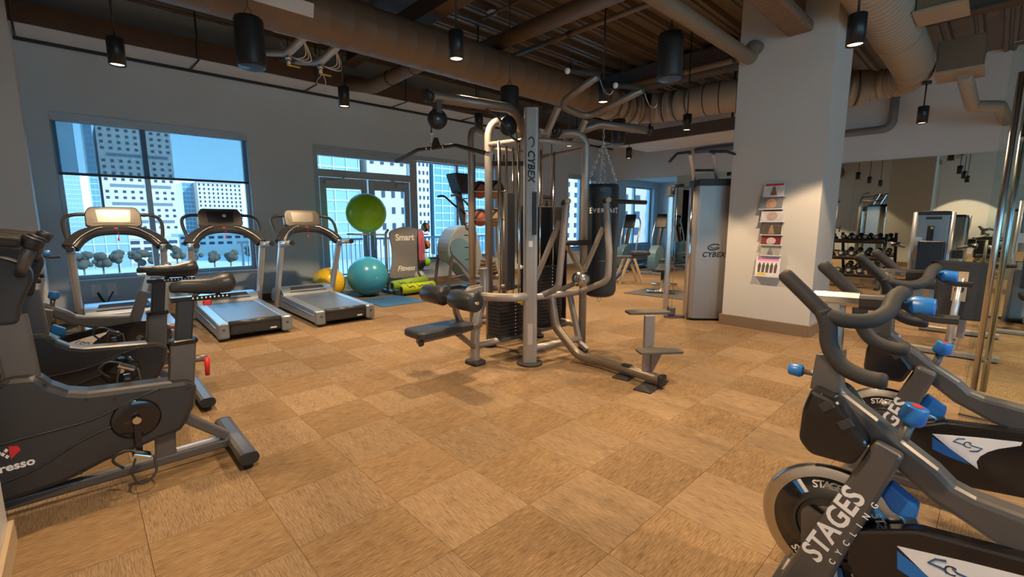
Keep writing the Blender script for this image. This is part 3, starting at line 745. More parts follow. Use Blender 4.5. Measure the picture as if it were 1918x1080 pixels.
# ================================================================ TREADMILLS
def make_treadmill(label, dark_screen=False):
    """local frame: x across, y = 0 at the near end, belt running to +y"""
    T = thing('treadmill', label, 'treadmill', (0, 0, 0), 0, 'treadmills in front of the windows')
    W = .43
    for s in (-1, 1):
        b = MB(); b.hexa([(s * W, .10, .05), (s * (W - .12), .10, .05), (s * (W - .12), 1.85, .05), (s * W, 1.85, .05), (s * (W - .005), .10, .235), (s * (W - .12), .10, .235), (s * (W - .12), 1.85, .275), (s * (W - .005), 1.85, .275)])
        sr = b.build('side_rail', 'tm_silver', T, bevel=.012)
        b = MB(); b.hexa([(s * (W + .003), .12, .145), (s * (W - .01), .12, .145), (s * (W - .01), 1.8, .175), (s * (W + .003), 1.8, .175), (s * (W + .003), .12, .157), (s * (W - .01), .12, .157), (s * (W - .01), 1.8, .187), (s * (W + .003), 1.8, .187)]); b.build('chrome_strip', 'chrome', sr)
        b = MB(); b.rbox((s * (W - .062), .055, .135), (.135, .13, .20), .035); ec = b.build('end_cap', 'tm_silver', T)
        b = MB(); b.lathe([(.016, 0), (.016, .006)], (s * (W - .062), -.011, .15), (0, -1, 0), 10); b.build('cap_bolt', 'charcoal_metal', ec)
    b = MB(); b.box((0, .07, .135), (2 * W - .26, .11, .15)); b.build('rear_cover', 'tm_dark', T, bevel=.03)
    b = MB(); b.cyl((-(W - .13), .045, .205), (W - .13, .045, .205), .04, 14); b.build('rear_roller', 'tm_dark', T)
    b = MB(); b.box((.20, .012, .10), (.075, .006, .022)); b.build('warning_sticker', 'white_print', T)
    b = MB(); b.hexa([(-(W - .12), .05, .14), (W - .12, .05, .14), (W - .12, 1.62, .16), (-(W - .12), 1.62, .16), (-(W - .12), .05, .232), (W - .12, .05, .232), (W - .12, 1.62, .262), (-(W - .12), 1.62, .262)]); b.build('running_belt', 'belt', T, bevel=.01)
    # motor hood
    pr = smooth_poly([(1.56, .10), (1.56, .27), (1.64, .345), (1.80, .375), (2.05, .36), (2.24, .29), (2.27, .10)], 3)
    b = MB(); b.prism([(y, z) for y, z in pr], 2 * W - .03, frame((0, 0, 0), (0, 1, 0), (0, 0, 1))); hd = b.build('motor_hood', 'tm_silver', T, bevel=.012)
    b = MB(); b.hexa([(-.30, 1.585, .30), (.30, 1.585, .30), (.26, 1.70, .372), (-.26, 1.70, .372), (-.30, 1.575, .306), (.30, 1.575, .306), (.26, 1.695, .380), (-.26, 1.695, .380)]); b.build('hood_visor', 'tm_dark', hd)
    for s in (-1, 1):
        b = MB(); b.cyl((s * .36, .25, 0), (s * .36, .25, .07), .03).cyl((s * .36, 2.0, 0), (s * .36, 2.0, .12), .03); tag(b.build('floor_foot', 'black_rubber', T))
        # uprights lean back towards the runner
        b = MB(); b.sweep([(s * .455, 1.80, .06), (s * .455, 1.76, .25), (s * .455, 1.33, 1.10)], 1, flat=(.075, .10, .02), up=(0, 1, 0)); b.build('upright', 'silver_light', T)
        b = MB(); b.rbox((s * .455, 1.32, 1.13), (.085, .13, .10), .03); b.build('upright_cap', 'tm_silver', T)
        b = MB(); b.cyl((s * .455, 1.36, 1.135), (s * .455, .80, 1.165), .036, 16); hb = b.build('handrail', 'silver_light', T)
        b = MB(); b.cyl((s * .455, .80, 1.165), (s * .455, .775, 1.166), .037, 16); b.build('rail_end_cap', 'black_satin', hb)
        b = MB(); b.sweep(spline([(s * .44, 1.36, 1.16), (s * .475, 1.44, 1.29), (s * .495, 1.58, 1.44), (s * .47, 1.69, 1.53), (s * .38, 1.745, 1.57), (s * .24, 1.76, 1.575)], 6), .023, 10); b.build('arched_grip', 'tm_dark', T)
    # one arched dashboard from rail to rail
    arch = spline([(-.455, 1.34, 1.16), (-.37, 1.43, 1.27), (-.23, 1.53, 1.35), (0, 1.57, 1.375), (.23, 1.53, 1.35), (.37, 1.43, 1.27), (.455, 1.34, 1.16)], 5)
    b = MB(); b.sweep(arch, 1, flat=(.17, .105, .035), up=(0, -.35, 1)); da = b.build('dashboard_arch', 'tm_dark', T)
    for s in (-1, 1):
        b = MB(); b.sweep(spline([(s * .43, 1.262, 1.205), (s * .34, 1.345, 1.305), (s * .21, 1.44, 1.39), (s * .13, 1.47, 1.41)], 5), .0065, 6); b.build('trim_line', 'silver_light', da)
        b = MB(); b.lathe([(.040, 0), (.043, .012), (.036, .014)], (s * .27, 1.50, 1.345), (s * -.5, -.1, .85), 16); b.build('cup_holder', 'tm_silver', da)
    b = MB(); b.hexa([(-.16, 1.50, 1.375), (.16, 1.50, 1.375), (.16, 1.70, 1.32), (-.16, 1.70, 1.32), (-.15, 1.56, 1.44), (.15, 1.56, 1.44), (.15, 1.74, 1.44), (-.15, 1.74, 1.44)]); b.build('centre_tray', 'tm_console', T, bevel=.02)
    b = MB(); b.rbox((0, 1.495, 1.39), (.05, .02, .022), .008); b.build('stop_button', 'red_plastic', T)
    # console with its screen
    M = frame((0, 1.72, 1.535), (1, 0, 0), (0, .30, 1))
    cs = MB(); cs.prism(round_poly([(-.29, -.12), (-.20, -.155), (.20, -.155), (.29, -.12), (.285, .06), (.235, .135), (-.235, .135), (-.285, .06)], .03), .09, M); con = cs.build('console', 'tm_console', T, bevel=.012)
    M2 = frame(Vector((0, 1.72, 1.535)) + M.to_3x3() @ Vector((0, .005, .046)), (1, 0, 0), (0, .30, 1))
    b = MB(); b.prism(round_poly([(-.215, -.10), (.215, -.10), (.235, 0), (.205, .10), (-.205, .10), (-.235, 0)], .015), .006, M2); bz = b.build('bezel', 'tm_console', con)
    M3 = frame(Vector((0, 1.72, 1.535)) + M.to_3x3() @ Vector((0, .005, .052)), (1, 0, 0), (0, .30, 1))
    b = MB(); b.prism(round_poly([(-.165, -.085), (.165, -.085), (.175, .085), (-.175, .085)], .008), .004, M3); b.build('screen', 'screen_dark' if dark_screen else 'screen_glare', con)
    if dark_screen:
        b = MB(); b.lathe([(.012, 0), (.026, 0), (.026, .003), (.012, .003)], Vector((0.02, 1.72, 1.535)) + M.to_3x3() @ Vector((.03, .02, .054)), M.to_3x3() @ Vector((0, 0, 1)), 16); b.build('screen_emblem', 'white_print', con)
    b = MB(); b.sweep(spline([(.015, 1.48, 1.35), (.02, 1.47, 1.30), (.01, 1.475, 1.26)], 4), .003, 5); b.box((.012, 1.475, 1.25), (.02, .012, .04)); b.build('safety_key', 'red_plastic', T)
    return T
for (x, y, r, lb, dk_) in ((0.36, 6.46, 0, 'silver treadmill under the left window, leftmost of the three, mostly behind the bikes', False),
                           (1.55, 6.44, -.02, 'silver treadmill with a dark blank screen, middle of the three', True),
                           (2.74, 6.43, -.02, 'silver treadmill beside the exercise balls, rightmost of the three', False)):
    t = make_treadmill(lb, dk_); t.location = (x, y, 0); t.rotation_euler = (0, 0, r)

# ================================================================ BALL AND MAT STATION
SY = 8.62
def sx(px, py=480, Y=SY): return FY(px, py, Y).x
x0, x1 = sx(724), sx(791)
st = thing('fitness_station', 'grey storage stand with Smart Fitness panel holding bands, balls and rollers', 'stand', ((x0 + x1) / 2, SY, 0))
ox = (x0 + x1) / 2; hw = (x1 - x0) / 2
for s in (-1, 1):
    b = MB(); b.sweep(fillet([(s * hw, 0, .05), (s * hw, 0, 1.24), (s * (hw - .06), 0, 1.32)], .05), .026, 10); b.build('post', 'tm_silver', st)
    b = MB(); b.sweep([(s * (hw - .02), .25, .04), (s * (hw - .02), -.55, .04)], 1, flat=(.07, .06)); b.build('foot_rail', 'charcoal_metal', st)
    b = MB(); b.lathe([(.034, 0), (.034, .02)], (s * (hw - .02), -.55, .04), (0, -1, 0), 12); b.build('rail_cap', 'black_rubber', st)
b = MB(); b.b2((-hw, -.02, .30), (hw, .02, .35)); b.build('cross_rail', 'tm_silver', st)
pp = smooth_poly([(-hw + .03, .33), (-hw * .80, .62), (-hw * .78, .95), (-hw + .05, 1.25), (-hw * .45, 1.345), (0, 1.375), (hw * .45, 1.345), (hw - .05, 1.25), (hw * .78, .95), (hw * .80, .62), (hw - .03, .33), (0, .31)], 3)
b = MB(); b.prism(pp, .035, frame((0, -.05, 0), (1, 0, 0), (0, 0, 1))); b.build('back_panel', 'grey_plastic', st, bevel=.006)
text('Smart', .185, frame((-.03, -.0705, 1.15), (1, 0, 0), (0, 0, 1)), 'white_print', 'panel_lettering', st, bold=.006)
text('Fitness', .15, frame((-.02, -.0705, .50), (1, 0, 0), (0, 0, 1)), 'white_print', 'panel_lettering', st, bold=.004, shear=.25)
# upper arms carrying the green ball, peg arms on the right
for dy in (-.14, .14):
    b = MB(); b.sweep(fillet([(-hw, .0, 1.22), (-hw - .10, dy, 1.22), (-hw - .75, dy, 1.24)], .05), .016, 8); b.build('ball_arm', 'tm_silver', st)
zs = [FY(798, y, SY).z for y in (436, 470, 502)]
for k, z in enumerate(zs):
    b = MB(); b.sweep([(hw, 0, z - .03), (hw + .16, -.02, z - .03)], .012, 8).lathe([(.05, -.006), (.06, .006)], (hw + .09, -.02, z - .022), (0, 0, 1), 14); b.build('ball_holder', 'tm_silver', st)
def ball(name, label, c, r, m, band=None, group=None):
    t = thing(name, label, 'ball', (c[0], c[1], c[2] - r), 0, group)
    b = MB(); b.sphere((0, 0, r), r, 40, 24); b.build('ball_skin', m, t)
    if band:
        for a in band:
            b = MB(); b.lathe([(math.sqrt(max(0, r * r - h * h)) + .002, r + h) for h in (a - .008, a, a + .008)], n=40, cap=False); b.build('moulded_ring', m, t)
    b = MB(); b.sphere((0, -r - .001, r * 1.0), .012, 8, 6); b.build('plug', 'white_plastic', t)
    return t
rb_ = .395
c = FZ(689, 517, rb_); ball('exercise_ball', 'large blue exercise ball on the floor by the Smart Fitness stand', (c.x, c.y, rb_), rb_, 'ball_blue', (.05, -.05), 'exercise balls')
c = FD(686, 399, c); gb = ball('exercise_ball', 'large green exercise ball resting high on the stand arms before the doors', (c.x, c.y, c.z), .385, 'ball_green', (-.12, -.16), 'exercise balls')
c = FZ(637, 527, .30); ball('exercise_ball', 'yellow exercise ball on the floor, half behind the right treadmill', (3.46, 8.86, .30), .30, 'ball_yellow', (.04,), 'exercise balls')
for k, (px, py, m, lb) in enumerate(((798, 425, 'med_tan', 'tan and black medicine ball, top of the column beside the Smart Fitness stand'), (799, 458, 'med_orange', 'orange and black medicine ball in the middle of the column beside the stand'), (798, 490, 'ball_green', 'small green weighted ball, lowest on the column beside the stand'))):
    c = FY(px, py, SY - .02); r = .098
    t = thing('medicine_ball', lb, 'ball', (ox + hw + .09, SY - .02, c.z - r), 0, 'small balls on the stand')
    b = MB(); b.sphere((0, 0, r), r, 22, 14); b.build('ball_skin', m, t)
    if k < 2:
        b = MB(); b.lathe([(r * math.cos(a) + .0015, r * math.sin(a)) for a in (-.28, 0, .28)], (0, 0, r), (.75, -.5, .35), 26, cap=False); b.build('dark_band', 'black_rubber', t)
c = FZ(794, 519, .12 + .05)
t = thing('medicine_ball', 'grey blue ball on the floor behind the green foam rollers', 'ball', (FY(794, 519, SY - .25).x, SY - .08, FY(794, 519, SY - .25).z - .13), 0, 'small balls on the stand')
b = MB(); b.sphere((0, 0, .13), .13, 22, 14); b.build('ball_skin', 'ball_grey', t)
b = MB(); b.lathe([(.131 * math.cos(a), .131 * math.sin(a)) for a in (.2, .4, .6)], (0, 0, .13), (.6, -.6, .6), 22, cap=False); b.build('dark_band', 'black_rubber', t)
zb = FY(794, 519, SY - .25).z - .13
b = MB(); b.rbox((hw - .10, -.10, zb / 2), (.34, .30, zb), .03); b.build('floor_tray', 'mat_blue', st)
# resistance bands with dark handles
for k in range(3):
    t = thing('resistance_band', ('pink resistance band hanging beside the stand panel, nearest the panel', 'pink resistance band hanging beside the stand panel, middle one', 'red pink resistance band hanging beside the stand panel, outermost')[k], 'band', (ox + hw - .13 + k * .045, SY - .115, 0), 0, 'pink bands on the stand')
    b = MB(); b.sweep(spline([(-.015, 0, .66), (-.02, 0, 1.0), (0, .02, 1.27), (.02, 0, 1.0), (.012, 0, .62)], 6), .017, 8); b.build('band_tube', 'pink_band', t)
    for s in (-1, 1):
        b = MB(); b.cyl((s * .02, 0, .66), (s * .025, 0, .46 + .03 * k), .02, 8); b.build('handle', 'black_rubber', t)
# foam rollers
for k, (pa, pb, r, m, lb) in enumerate((((735, 541), (798, 530), .095, 'roller_green', 'green foam roller lying on top at the foot of the stand'), ((752, 552), (812, 545), .10, 'roller_lime', 'lime foam roller lying in front at the foot of the stand'))):
    yv = SY - .30 - .22 * k
    a = FY(*pa, yv); d = FY(*pb, yv); zc_ = r + (.10 if k == 0 else .03)
    t = thing('foam_roller', lb, 'foam roller', (a.x, yv, zc_ - r), 0, 'foam rollers')
    L = d.x - a.x
    b = MB(); b.lathe([(r * .55, 0), (r, .004), (r, L), (r * .55, L)], (0, 0, r), (1, 0, .06 if k == 0 else .02), 22); b.build('roller_foam', m, t)
    b = MB(); b.lathe([(.0005, -.004), (r * .62, -.003)], (0, 0, r), (1, 0, 0), 18, cap=False); b.build('roller_core', 'black_rubber', t)
    for q in range(3):
        b = MB(); b.sweep(spline([(.1 + q * .22, -r * .55, r * 1.85), (.14 + q * .22, -r * .92, r * 1.42), (.22 + q * .22, -r * .80, r * 1.62), (.26 + q * .22, -r * .98, r * 1.2)], 4), .010, 5); b.build('printed_figure', 'black_rubber', t)
    if k == 0: 
        b = MB(); b.box((L / 2, 0, -.055), (L * .9, .14, .095)); b.build('roller_cradle', 'charcoal', t)
a = FZ(660, 560, 0); c = FZ(735, 568, 0)
t = tag(MB().b2((a.x + .02, c.y - .25, 0), (c.x + .55, c.y + .75, .012)).build('exercise_mat', 'mat_blue', None, bevel=.004), 'dark blue exercise mat on the floor under the blue ball', 'mat')

# ================================================================ CLIMBER BY THE SIDE LIGHT
cl = thing('stair_climber', 'grey blue climber machine with round shell beside the window, behind the gym machine', 'climber')
CY = 7.9
def q(px, py, Y=CY): p = FY(px, py, Y); return (p.x, p.z)
poly = [q(828, 470), q(832, 448), q(842, 430), q(858, 422), q(876, 424), q(884, 440), q(893, 480), q(898, 520), q(880, 528), q(862, 515), q(848, 495), q(834, 488)]
b = MB(); b.prism(smooth_poly(poly, 3), .42, frame((0, CY, 0), (1, 0, 0), (0, 0, 1))); b.build('shell', 'amt_grey', cl, bevel=.03)
p = FY(848, 458, CY - .23)
b = MB(); b.prism(smooth_poly([q(832, 470), q(836, 450), q(850, 444), q(866, 455), q(878, 480), q(880, 505), q(868, 508), q(850, 490)], 3), .03, frame((0, CY - .22, 0), (1, 0, 0), (0, 0, 1))); b.build('side_cover', 'amt_blue', cl, bevel=.008)
a = FY(826, 542, CY); c = FY(832, 478, CY)
for dy in (-.25, .25):
    b = MB(); b.sweep([(a.x, CY + dy, 0.0), (c.x + .02, CY + dy, c.z)], 1, flat=(.06, .05)); b.build('rear_leg', 'charcoal_metal', cl)
b = MB(); b.sweep([(a.x + .02, CY - .25, .32), (a.x + .45, CY - .25, .36)], .028, 8); b.build('leg_brace', 'charcoal_metal', cl)
b = MB(); b.b2((a.x - .05, CY - .35, 0), (a.x + 1.6, CY - .27, .07)).b2((a.x - .05, CY + .27, 0), (a.x + 1.6, CY + .35, .07)).b2((a.x + .7, CY - .27, 0), (a.x + .8, CY + .27, .07)); b.build('base_frame', 'charcoal_metal', cl)
b = MB(); p0 = FY(870, 425, CY); p1 = FY(858, 360, CY); b.sweep([(p0.x, CY, p0.z), (p1.x, CY, p1.z)], 1, flat=(.10, .12)); b.build('mast', 'charcoal', cl)
poly = [q(843, 324), q(868, 326), q(880, 334), q(880, 364), q(855, 362)]
b = MB(); b.prism(round_poly(poly, .05), .34, frame((0, CY, 0), (1, 0, 0), (0, 0, 1))); con = b.build('console', 'black_satin', cl, bevel=.015)
for dy in (-.24, .24):
    b = MB(); b.sweep(spline([(FY(832, 367, CY).x, CY + dy, FY(832, 367, CY).z), (FY(845, 367, CY).x, CY + dy, FY(845, 367, CY).z), (FY(862, 382, CY).x, CY + dy, FY(862, 382, CY).z), (FY(880, 400, CY).x, CY + dy * .6, FY(880, 400, CY).z)], 5), .022, 8); b.build('handlebar', 'black_satin', cl)
b = MB(); b.sweep(spline([(FY(876, 410, CY).x, CY - .24, FY(876, 410, CY).z), (FY(862, 398, CY).x, CY - .26, FY(862, 398, CY).z), (FY(860, 420, CY).x, CY - .26, FY(860, 420, CY).z), (FY(872, 424, CY).x, CY - .24, FY(872, 424, CY).z)], 5), .018, 8); b.build('loop_grip', 'silver_light', cl)
for s in (-1, 1):
    p0 = FY(885, 520, CY); b = MB(); b.box((p0.x + .45, CY + s * .15, .30), (.42, .16, .05), Matrix.Rotation(-.25, 3, 'Y')); b.build('foot_pedal', 'black_rubber', cl, bevel=.01)
    b = MB(); b.sweep([(p0.x - .1, CY + s * .15, .62), (p0.x + .62, CY + s * .15, .22)], .025, 8); b.build('pedal_arm', 'silver_paint', cl)
# ================================================================ MULTI-STATION GYM MACHINE
mg = thing('multi_gym', 'large silver multi-station gym machine with lat pulldown and dip arms in the floor centre', 'gym machine', (3.6, 3.45, 0))
class GB(MB):
    """builds into the gym machine, coordinates given in room metres"""
    def build(s, name, material, parent=None, **k):
        o = Vector((3.6, 3.45, 0)); s.v = [tuple(Vector(v) - o) for v in s.v]
        return MB.build(s, name, material, parent or mg, **k)
def tube(name, pts, r=.04, m='silver_paint', fil=.12, parent=None, n=14):
    b = GB(); b.sweep(fillet(pts, fil, 7), r, n); return b.build(name, m, parent)
A = (3.32, 3.24); Lq = (3.45, 4.04); Rq = (4.07, 3.14); Bq = (4.20, 3.95)
# front upright: broad flat column
b = GB(); b.sweep([(A[0], A[1], .02), (A[0], A[1], 2.57)], 1, flat=(.11, .145, .03), up=(_rt.x, _rt.y, 0)); fu = b.build('front_upright', 'silver_paint')
Mf = frame(Vector((A[0], A[1], 2.02)) - _fw * .0595, (0, 0, -1), _rt)
def mtext(body, size, M, name='maker_lettering', m='black_gloss', **k):
    M = Matrix.Translation(-Vector((3.6, 3.45, 0))) @ M; return text(body, size, M, m, name, fu, **k)
mtext('CYBEX', .095, Mf, bold=.002, shear=.2, spacing=1.05)
b = GB(); Mo = frame(Vector((A[0], A[1], 2.245)) - _fw * .0595, (0, 0, -1), _rt)
for rr, w in ((.045, .010),):
    pts = [Mo @ Vector((math.cos(t) * rr, math.sin(t) * rr * .62, 0)) for t in [i * .3 for i in range(0, 15)]]
    b.sweep(pts, .006, 6)
b.build('maker_emblem', 'black_gloss', fu)
b = GB(); b.box(Vector((A[0], A[1], 1.56)) - _fw * .052 + _rt * .035, (.045, .03, .42), YAW - PI / 2); b.build('exercise_chart', 'black_satin', fu)
b = GB(); b.box(Vector((A[0], A[1], 1.26)) - _fw * .058, (.04, .006, .06), YAW - PI / 2); b.build('sticker', 'white_print', fu)
b = GB(); b.box(Vector((A[0], A[1], .33)) - _fw * .058, (.05, .006, .22), YAW - PI / 2); b.build('serial_plate', 'silver_light', fu)
b = GB(); b.lathe([(.014, 0), (.014, .03), (.022, .032), (.022, .045)], Vector((A[0], A[1], 1.02)) - _rt * .058, -_rt, 10); b.build('locking_knob', 'white_plastic', fu)
b = GB(); b.lathe([(.135, 0), (.135, .018), (.125, .026)], (A[0], A[1], 0), n=26); b.build('foot_disc', 'black_rubber')
# side and rear uprights, their heads bent inwards
tube('left_upright', [(Lq[0], Lq[1], .04), (Lq[0], Lq[1], 2.62), (3.95, 3.75, 2.62)], .043, fil=.22)
tube('right_upright', [(Rq[0], Rq[1], .04), (Rq[0], Rq[1], 2.42), (3.78, 3.45, 2.42)], .043, fil=.18)
tube('rear_upright', [(Bq[0], Bq[1], .04), (Bq[0], Bq[1], 2.45), (3.75, 3.6, 2.50)], .043, fil=.2)
for q_ in (Lq, Rq, Bq):
    b = GB(); b.lathe([(.075, 0), (.075, .03), (.06, .045)], (q_[0], q_[1], 0), n=20); b.build('foot_cap', 'black_rubber')
# top frame
tube('top_rail', [(A[0], A[1], 2.28), (Lq[0], Lq[1], 2.34)], .026)
tube('top_rail', [(A[0], A[1], 2.28), (Rq[0], Rq[1], 2.30)], .026)
tube('top_rail', [(Lq[0], Lq[1], 2.30), (Bq[0], Bq[1], 2.30)], .022)
tube('top_rail', [(Rq[0], Rq[1], 2.26), (Bq[0], Bq[1], 2.26)], .022)
# curved waist ring and floor rails
b = GB(); b.sweep(spline([(A[0], A[1], .72), (3.12, 3.30, .72), (2.98, 3.50, .72), (2.98, 3.78, .72), (3.14, 4.00, .72), (3.42, 4.06, .72)], 7), 1, flat=(.075, .085, .03), up=(0, 0, 1)); b.build('waist_ring', 'silver_paint')
tube('waist_rail', [(3.42, 4.05, .70), (Bq[0], Bq[1], .70)], .035)
tube('waist_rail', [(A[0] + .05, A[1], .70), (Rq[0], Rq[1], .70)], .035)
tube('floor_rail', [(A[0], A[1], .16), (Rq[0], Rq[1], .16)], .036)
tube('floor_rail', [(2.93, 3.62, .20), (3.32, 3.55, .22), (3.75, 3.55, .22)], .034)
tube('floor_rail', [(Lq[0], Lq[1], .14), (Bq[0], Bq[1], .14)], .034)
tube('floor_rail', [(Rq[0], Rq[1], .30), (Bq[0], Bq[1], .30)], .034)
tube('floor_rail', [(Lq[0], Lq[1], .20), (3.55, 3.62, .18), (A[0], A[1], .18)], .030)
# lat pulldown boom, pulleys, cable, bar
tube('lat_boom', [(2.30, 3.44, 2.54), (3.30, 3.46, 2.60), (3.46, 3.48, 2.34)], .047, 'bronze_grey', .20)
b = GB(); b.lathe([(.030, -.012), (.052, -.01), (.056, .03), (.04, .05)], (2.29, 3.44, 2.54), (-1, 0, -.06), 18); b.build('boom_end_cap', 'black_satin')
b = GB(); b.box((2.36, 3.44, 2.47), (.05, .07, .12)); b.build('pulley_bracket', 'charcoal_metal')
def pulley(c, r, axis=(0, 1, 0), w=.03):
    b = GB(); b.lathe([(r * .2, -w / 2), (r, -w / 2), (r * .93, 0), (r, w / 2), (r * .2, w / 2)], c, axis, 24); p_ = b.build('pulley', 'black_satin')
    b = GB(); b.lathe([(.014, -w * .7), (.014, w * .7)], c, axis, 10); b.build('pulley_bolt', 'chrome', p_)
pulley((2.36, 3.44, 2.36), .085, (.35, .94, 0), .035)
pulley((3.20, 3.44, 2.42), .095, (.2, 1, 0)); pulley((3.60, 3.52, 2.44), .085, (.2, 1, 0)); pulley((3.80, 3.35, 2.44), .085, (1, 0, 0))
b = GB(); b.sweep([(2.30, 3.44, 2.36), (2.295, 3.44, 2.24)], .006, 6).sweep(spline([(2.40, 3.44, 2.46), (2.9, 3.44, 2.50), (3.2, 3.44, 2.52), (3.30, 3.44, 2.42), (3.42, 3.50, 1.9)], 5), .006, 6); tag(b.build('cable', 'black_rubber'))
b = GB(); b.sweep([(2.90, 3.42, 2.52), (3.05, 3.42, 2.48), (3.22, 3.40, 2.30), (3.30, 3.38, 2.27)], .012, 6); b.build('cable_guard', 'black_satin')
zl = FX(828, 277, 2.30).z
b = GB()
for s in range(5): b.sweep([(2.295 + .012 * math.cos(t), 3.44 + .012 * math.sin(t) * (s % 2), 2.235 - s * .032 + .02 * math.sin(t) * (1 if s % 2 == 0 else 1)) for t in [k * 1.05 for k in range(6)]], .003, 4, closed=True)
b.build('carabiner', 'chrome')
e1 = FX(742, 302, 2.27); e2 = FX(912, 287, 2.33); m1 = FX(783, 280, 2.29); m2 = FX(853, 272, 2.32)
lat = GB(); lat.sweep(fillet([e1, m1, m2, e2], .08, 5), .0165, 10); lb = lat.build('lat_bar', 'black_satin')
mid = (m1 + m2) / 2
b = GB(); b.prism(round_poly([(-.06, 0), (.06, 0), (.018, .075), (-.018, .075)], .012), .014, frame(mid + Vector((0, 0, .008)), (m2 - m1).normalized(), (0, 0, 1))); b.build('bar_plate', 'black_satin', lb)
for f_ in (.28, .72):
    p = m1.lerp(m2, f_); b = GB(); b.lathe([(.02, -.006), (.02, .006)], p, (m2 - m1), 12); b.build('bar_ring', 'chrome', lb)
b = GB(); b.lathe([(.019, 0), (.019, .05)], e2, (e2 - m2), 10); b.build('bar_end', 'silver_light', lb)
# pulldown seat, its post and thigh rollers
b = GB(); b.sweep(spline([(2.90, 3.63, .03), (2.90, 3.63, .30), (2.94, 3.63, .50), (3.02, 3.63, .72), (3.04, 3.64, .90), (3.03, 3.64, 1.0)], 6), 1, flat=(.075, .085, .02), up=(0, 1, 0)); b.build('seat_post', 'silver_paint')
b = GB(); b.rbox((2.90, 3.63, .022), (.16, .20, .044), .04); b.build('foot_cap', 'black_rubber')
b = GB(); b.sweep([(2.95, 3.60, .42), (2.62, 3.50, .42), (2.12, 3.48, .415)], 1, flat=(.05, .045)); b.build('seat_rail', 'bronze_grey')
b = GB(); b.sweep([(2.58, 3.50, .40), (2.89, 3.62, .18)], 1, flat=(.045, .045)); b.build('seat_brace', 'bronze_grey')
pad = MB(); pad.rbox((0, 0, 0), (.62, .30, .075), .05, n=5)
pad.v = [tuple(Vector(v) + Vector((2.37, 3.49, .485))) for v in pad.v]; g2 = GB(); g2.v, g2.f, g2.sm = pad.v, pad.f, pad.sm
g2.build('seat_pad', 'black_vinyl', bevel=.014)
b = GB(); b.lathe([(.028, 0), (.03, .03)], (2.12, 3.40, .415), (-1, 0, 0), 12); b.build('adjust_knob', 'black_satin')
tube('roller_axle', [(2.47, 3.92, .775), (2.47, 3.05, .775)], .016, 'chrome', 0)
for y0_, y1_ in ((3.86, 3.55), (3.40, 3.07)):
    b = GB(); b.lathe([(.02, 0), (.082, .0), (.088, .012), (.088, abs(y1_ - y0_) - .012), (.082, abs(y1_ - y0_)), (.02, abs(y1_ - y0_))], (2.47, y0_, .775), (0, -1, 0), 24); b.build('thigh_roller', 'black_vinyl')
b = GB(); b.sweep(fillet([(2.47, 3.47, .775), (2.62, 3.52, .78), (2.98, 3.62, .80)], .06), 1, flat=(.05, .04)); b.build('roller_arm', 'silver_paint')
b = GB(); b.sweep(spline([(2.60, 3.56, .70), (2.62, 3.56, .58), (2.70, 3.56, .45), (2.74, 3.58, .42)], 5), 1, flat=(.06, .045)); b.build('roller_support', 'bronze_grey')
# weight stacks: individual plates on guide rods
def stack(cx_, cy_, w, d, z0, n, h, gap, zr, face=(0, -1), sel=4):
    for i in range(n):
        b = GB(); b.box((cx_, cy_, z0 + h / 2 + i * (h + gap)), (w, d, h)); b.build('weight_plate', 'stack_plate', bevel=.004)
        if face:
            b = GB(); b.box((cx_ + face[0] * (w / 2 + .001), cy_ + face[1] * (d / 2 + .001), z0 + h / 2 + i * (h + gap)), (.016 if face[1] else .003, .003 if face[1] else .016, .014)); b.build('plate_number', 'white_print')
    for s in (-1, 1):
        b = GB(); b.cyl((cx_ + s * w * .32, cy_, z0), (cx_ + s * w * .32, cy_, zr), .0125, 10); b.build('guide_rod', 'chrome')
    b = GB(); b.lathe([(.011, 0), (.011, .05), (.02, .055), (.02, .085)], (cx_ + .03, cy_ - d / 2, z0 + sel * (h + gap) + h / 2), (0, -1, 0), 10); b.build('selector_pin', 'yellow_plastic')
stack(3.38, 3.62, .46, .20, .24, 11, .036, .003, 2.30, (0, -1), 9)
stack(3.98, 3.62, .36, .20, .30, 17, .036, .003, 2.28, (0, -1), 8)
b = GB(); b.box((3.98, 3.78, .98), (.52, .03, 1.36)).box((4.25, 3.66, .98), (.03, .24, 1.36)); b.build('stack_shroud', 'black_satin', bevel=.006)
b = GB(); b.box((3.555, 3.80, 1.25), (.12, .05, 1.10)); b.build('stack_shroud', 'charcoal_metal', bevel=.006)
b = GB(); b.box((3.71, 3.62, .235), (1.10, .26, .03)); b.build('stack_base', 'charcoal_metal')
# second pair of chrome guide rods and cables behind the front upright
for (x_, y_) in ((3.50, 3.90), (3.60, 3.90), (3.72, 3.92)):
    b = GB(); b.cyl((x_, y_, .55), (x_, y_, 2.32), .013, 8); b.build('guide_rod', 'chrome')
b = GB(); b.cyl((3.66, 3.78, 1.0), (3.66, 3.78, 2.3), .005, 6); b.build('cable', 'black_rubber')
b = GB(); b.cyl((3.86, 3.45, .8), (3.86, 3.45, 2.4), .005, 6); b.build('cable', 'black_rubber')
# dip arms
def dip(X, pts, dg, hx):
    b = GB(); b.sweep(fillet([FX(*p, X) for p in pts], .13, 6), 1, flat=(.062, .062, .022), up=(1, 0, 0)); a_ = b.build('dip_arm', 'silver_paint')
    b = GB(); b.sweep([FX(*p, X) for p in dg], 1, flat=(.045, .045), up=(1, 0, 0)); b.build('arm_brace', 'silver_paint', a_)
    top = FX(*pts[-1], X)
    return top
t1 = dip(3.50, ((1002, 558), (1046, 540), (1052, 470), (1061, 383)), ((1003, 524), (1049, 413)), 0)
t2 = dip(4.02, ((1085, 547), (1139, 525), (1141, 470), (1136, 380)), ((1096, 503), (1130, 425)), 0)
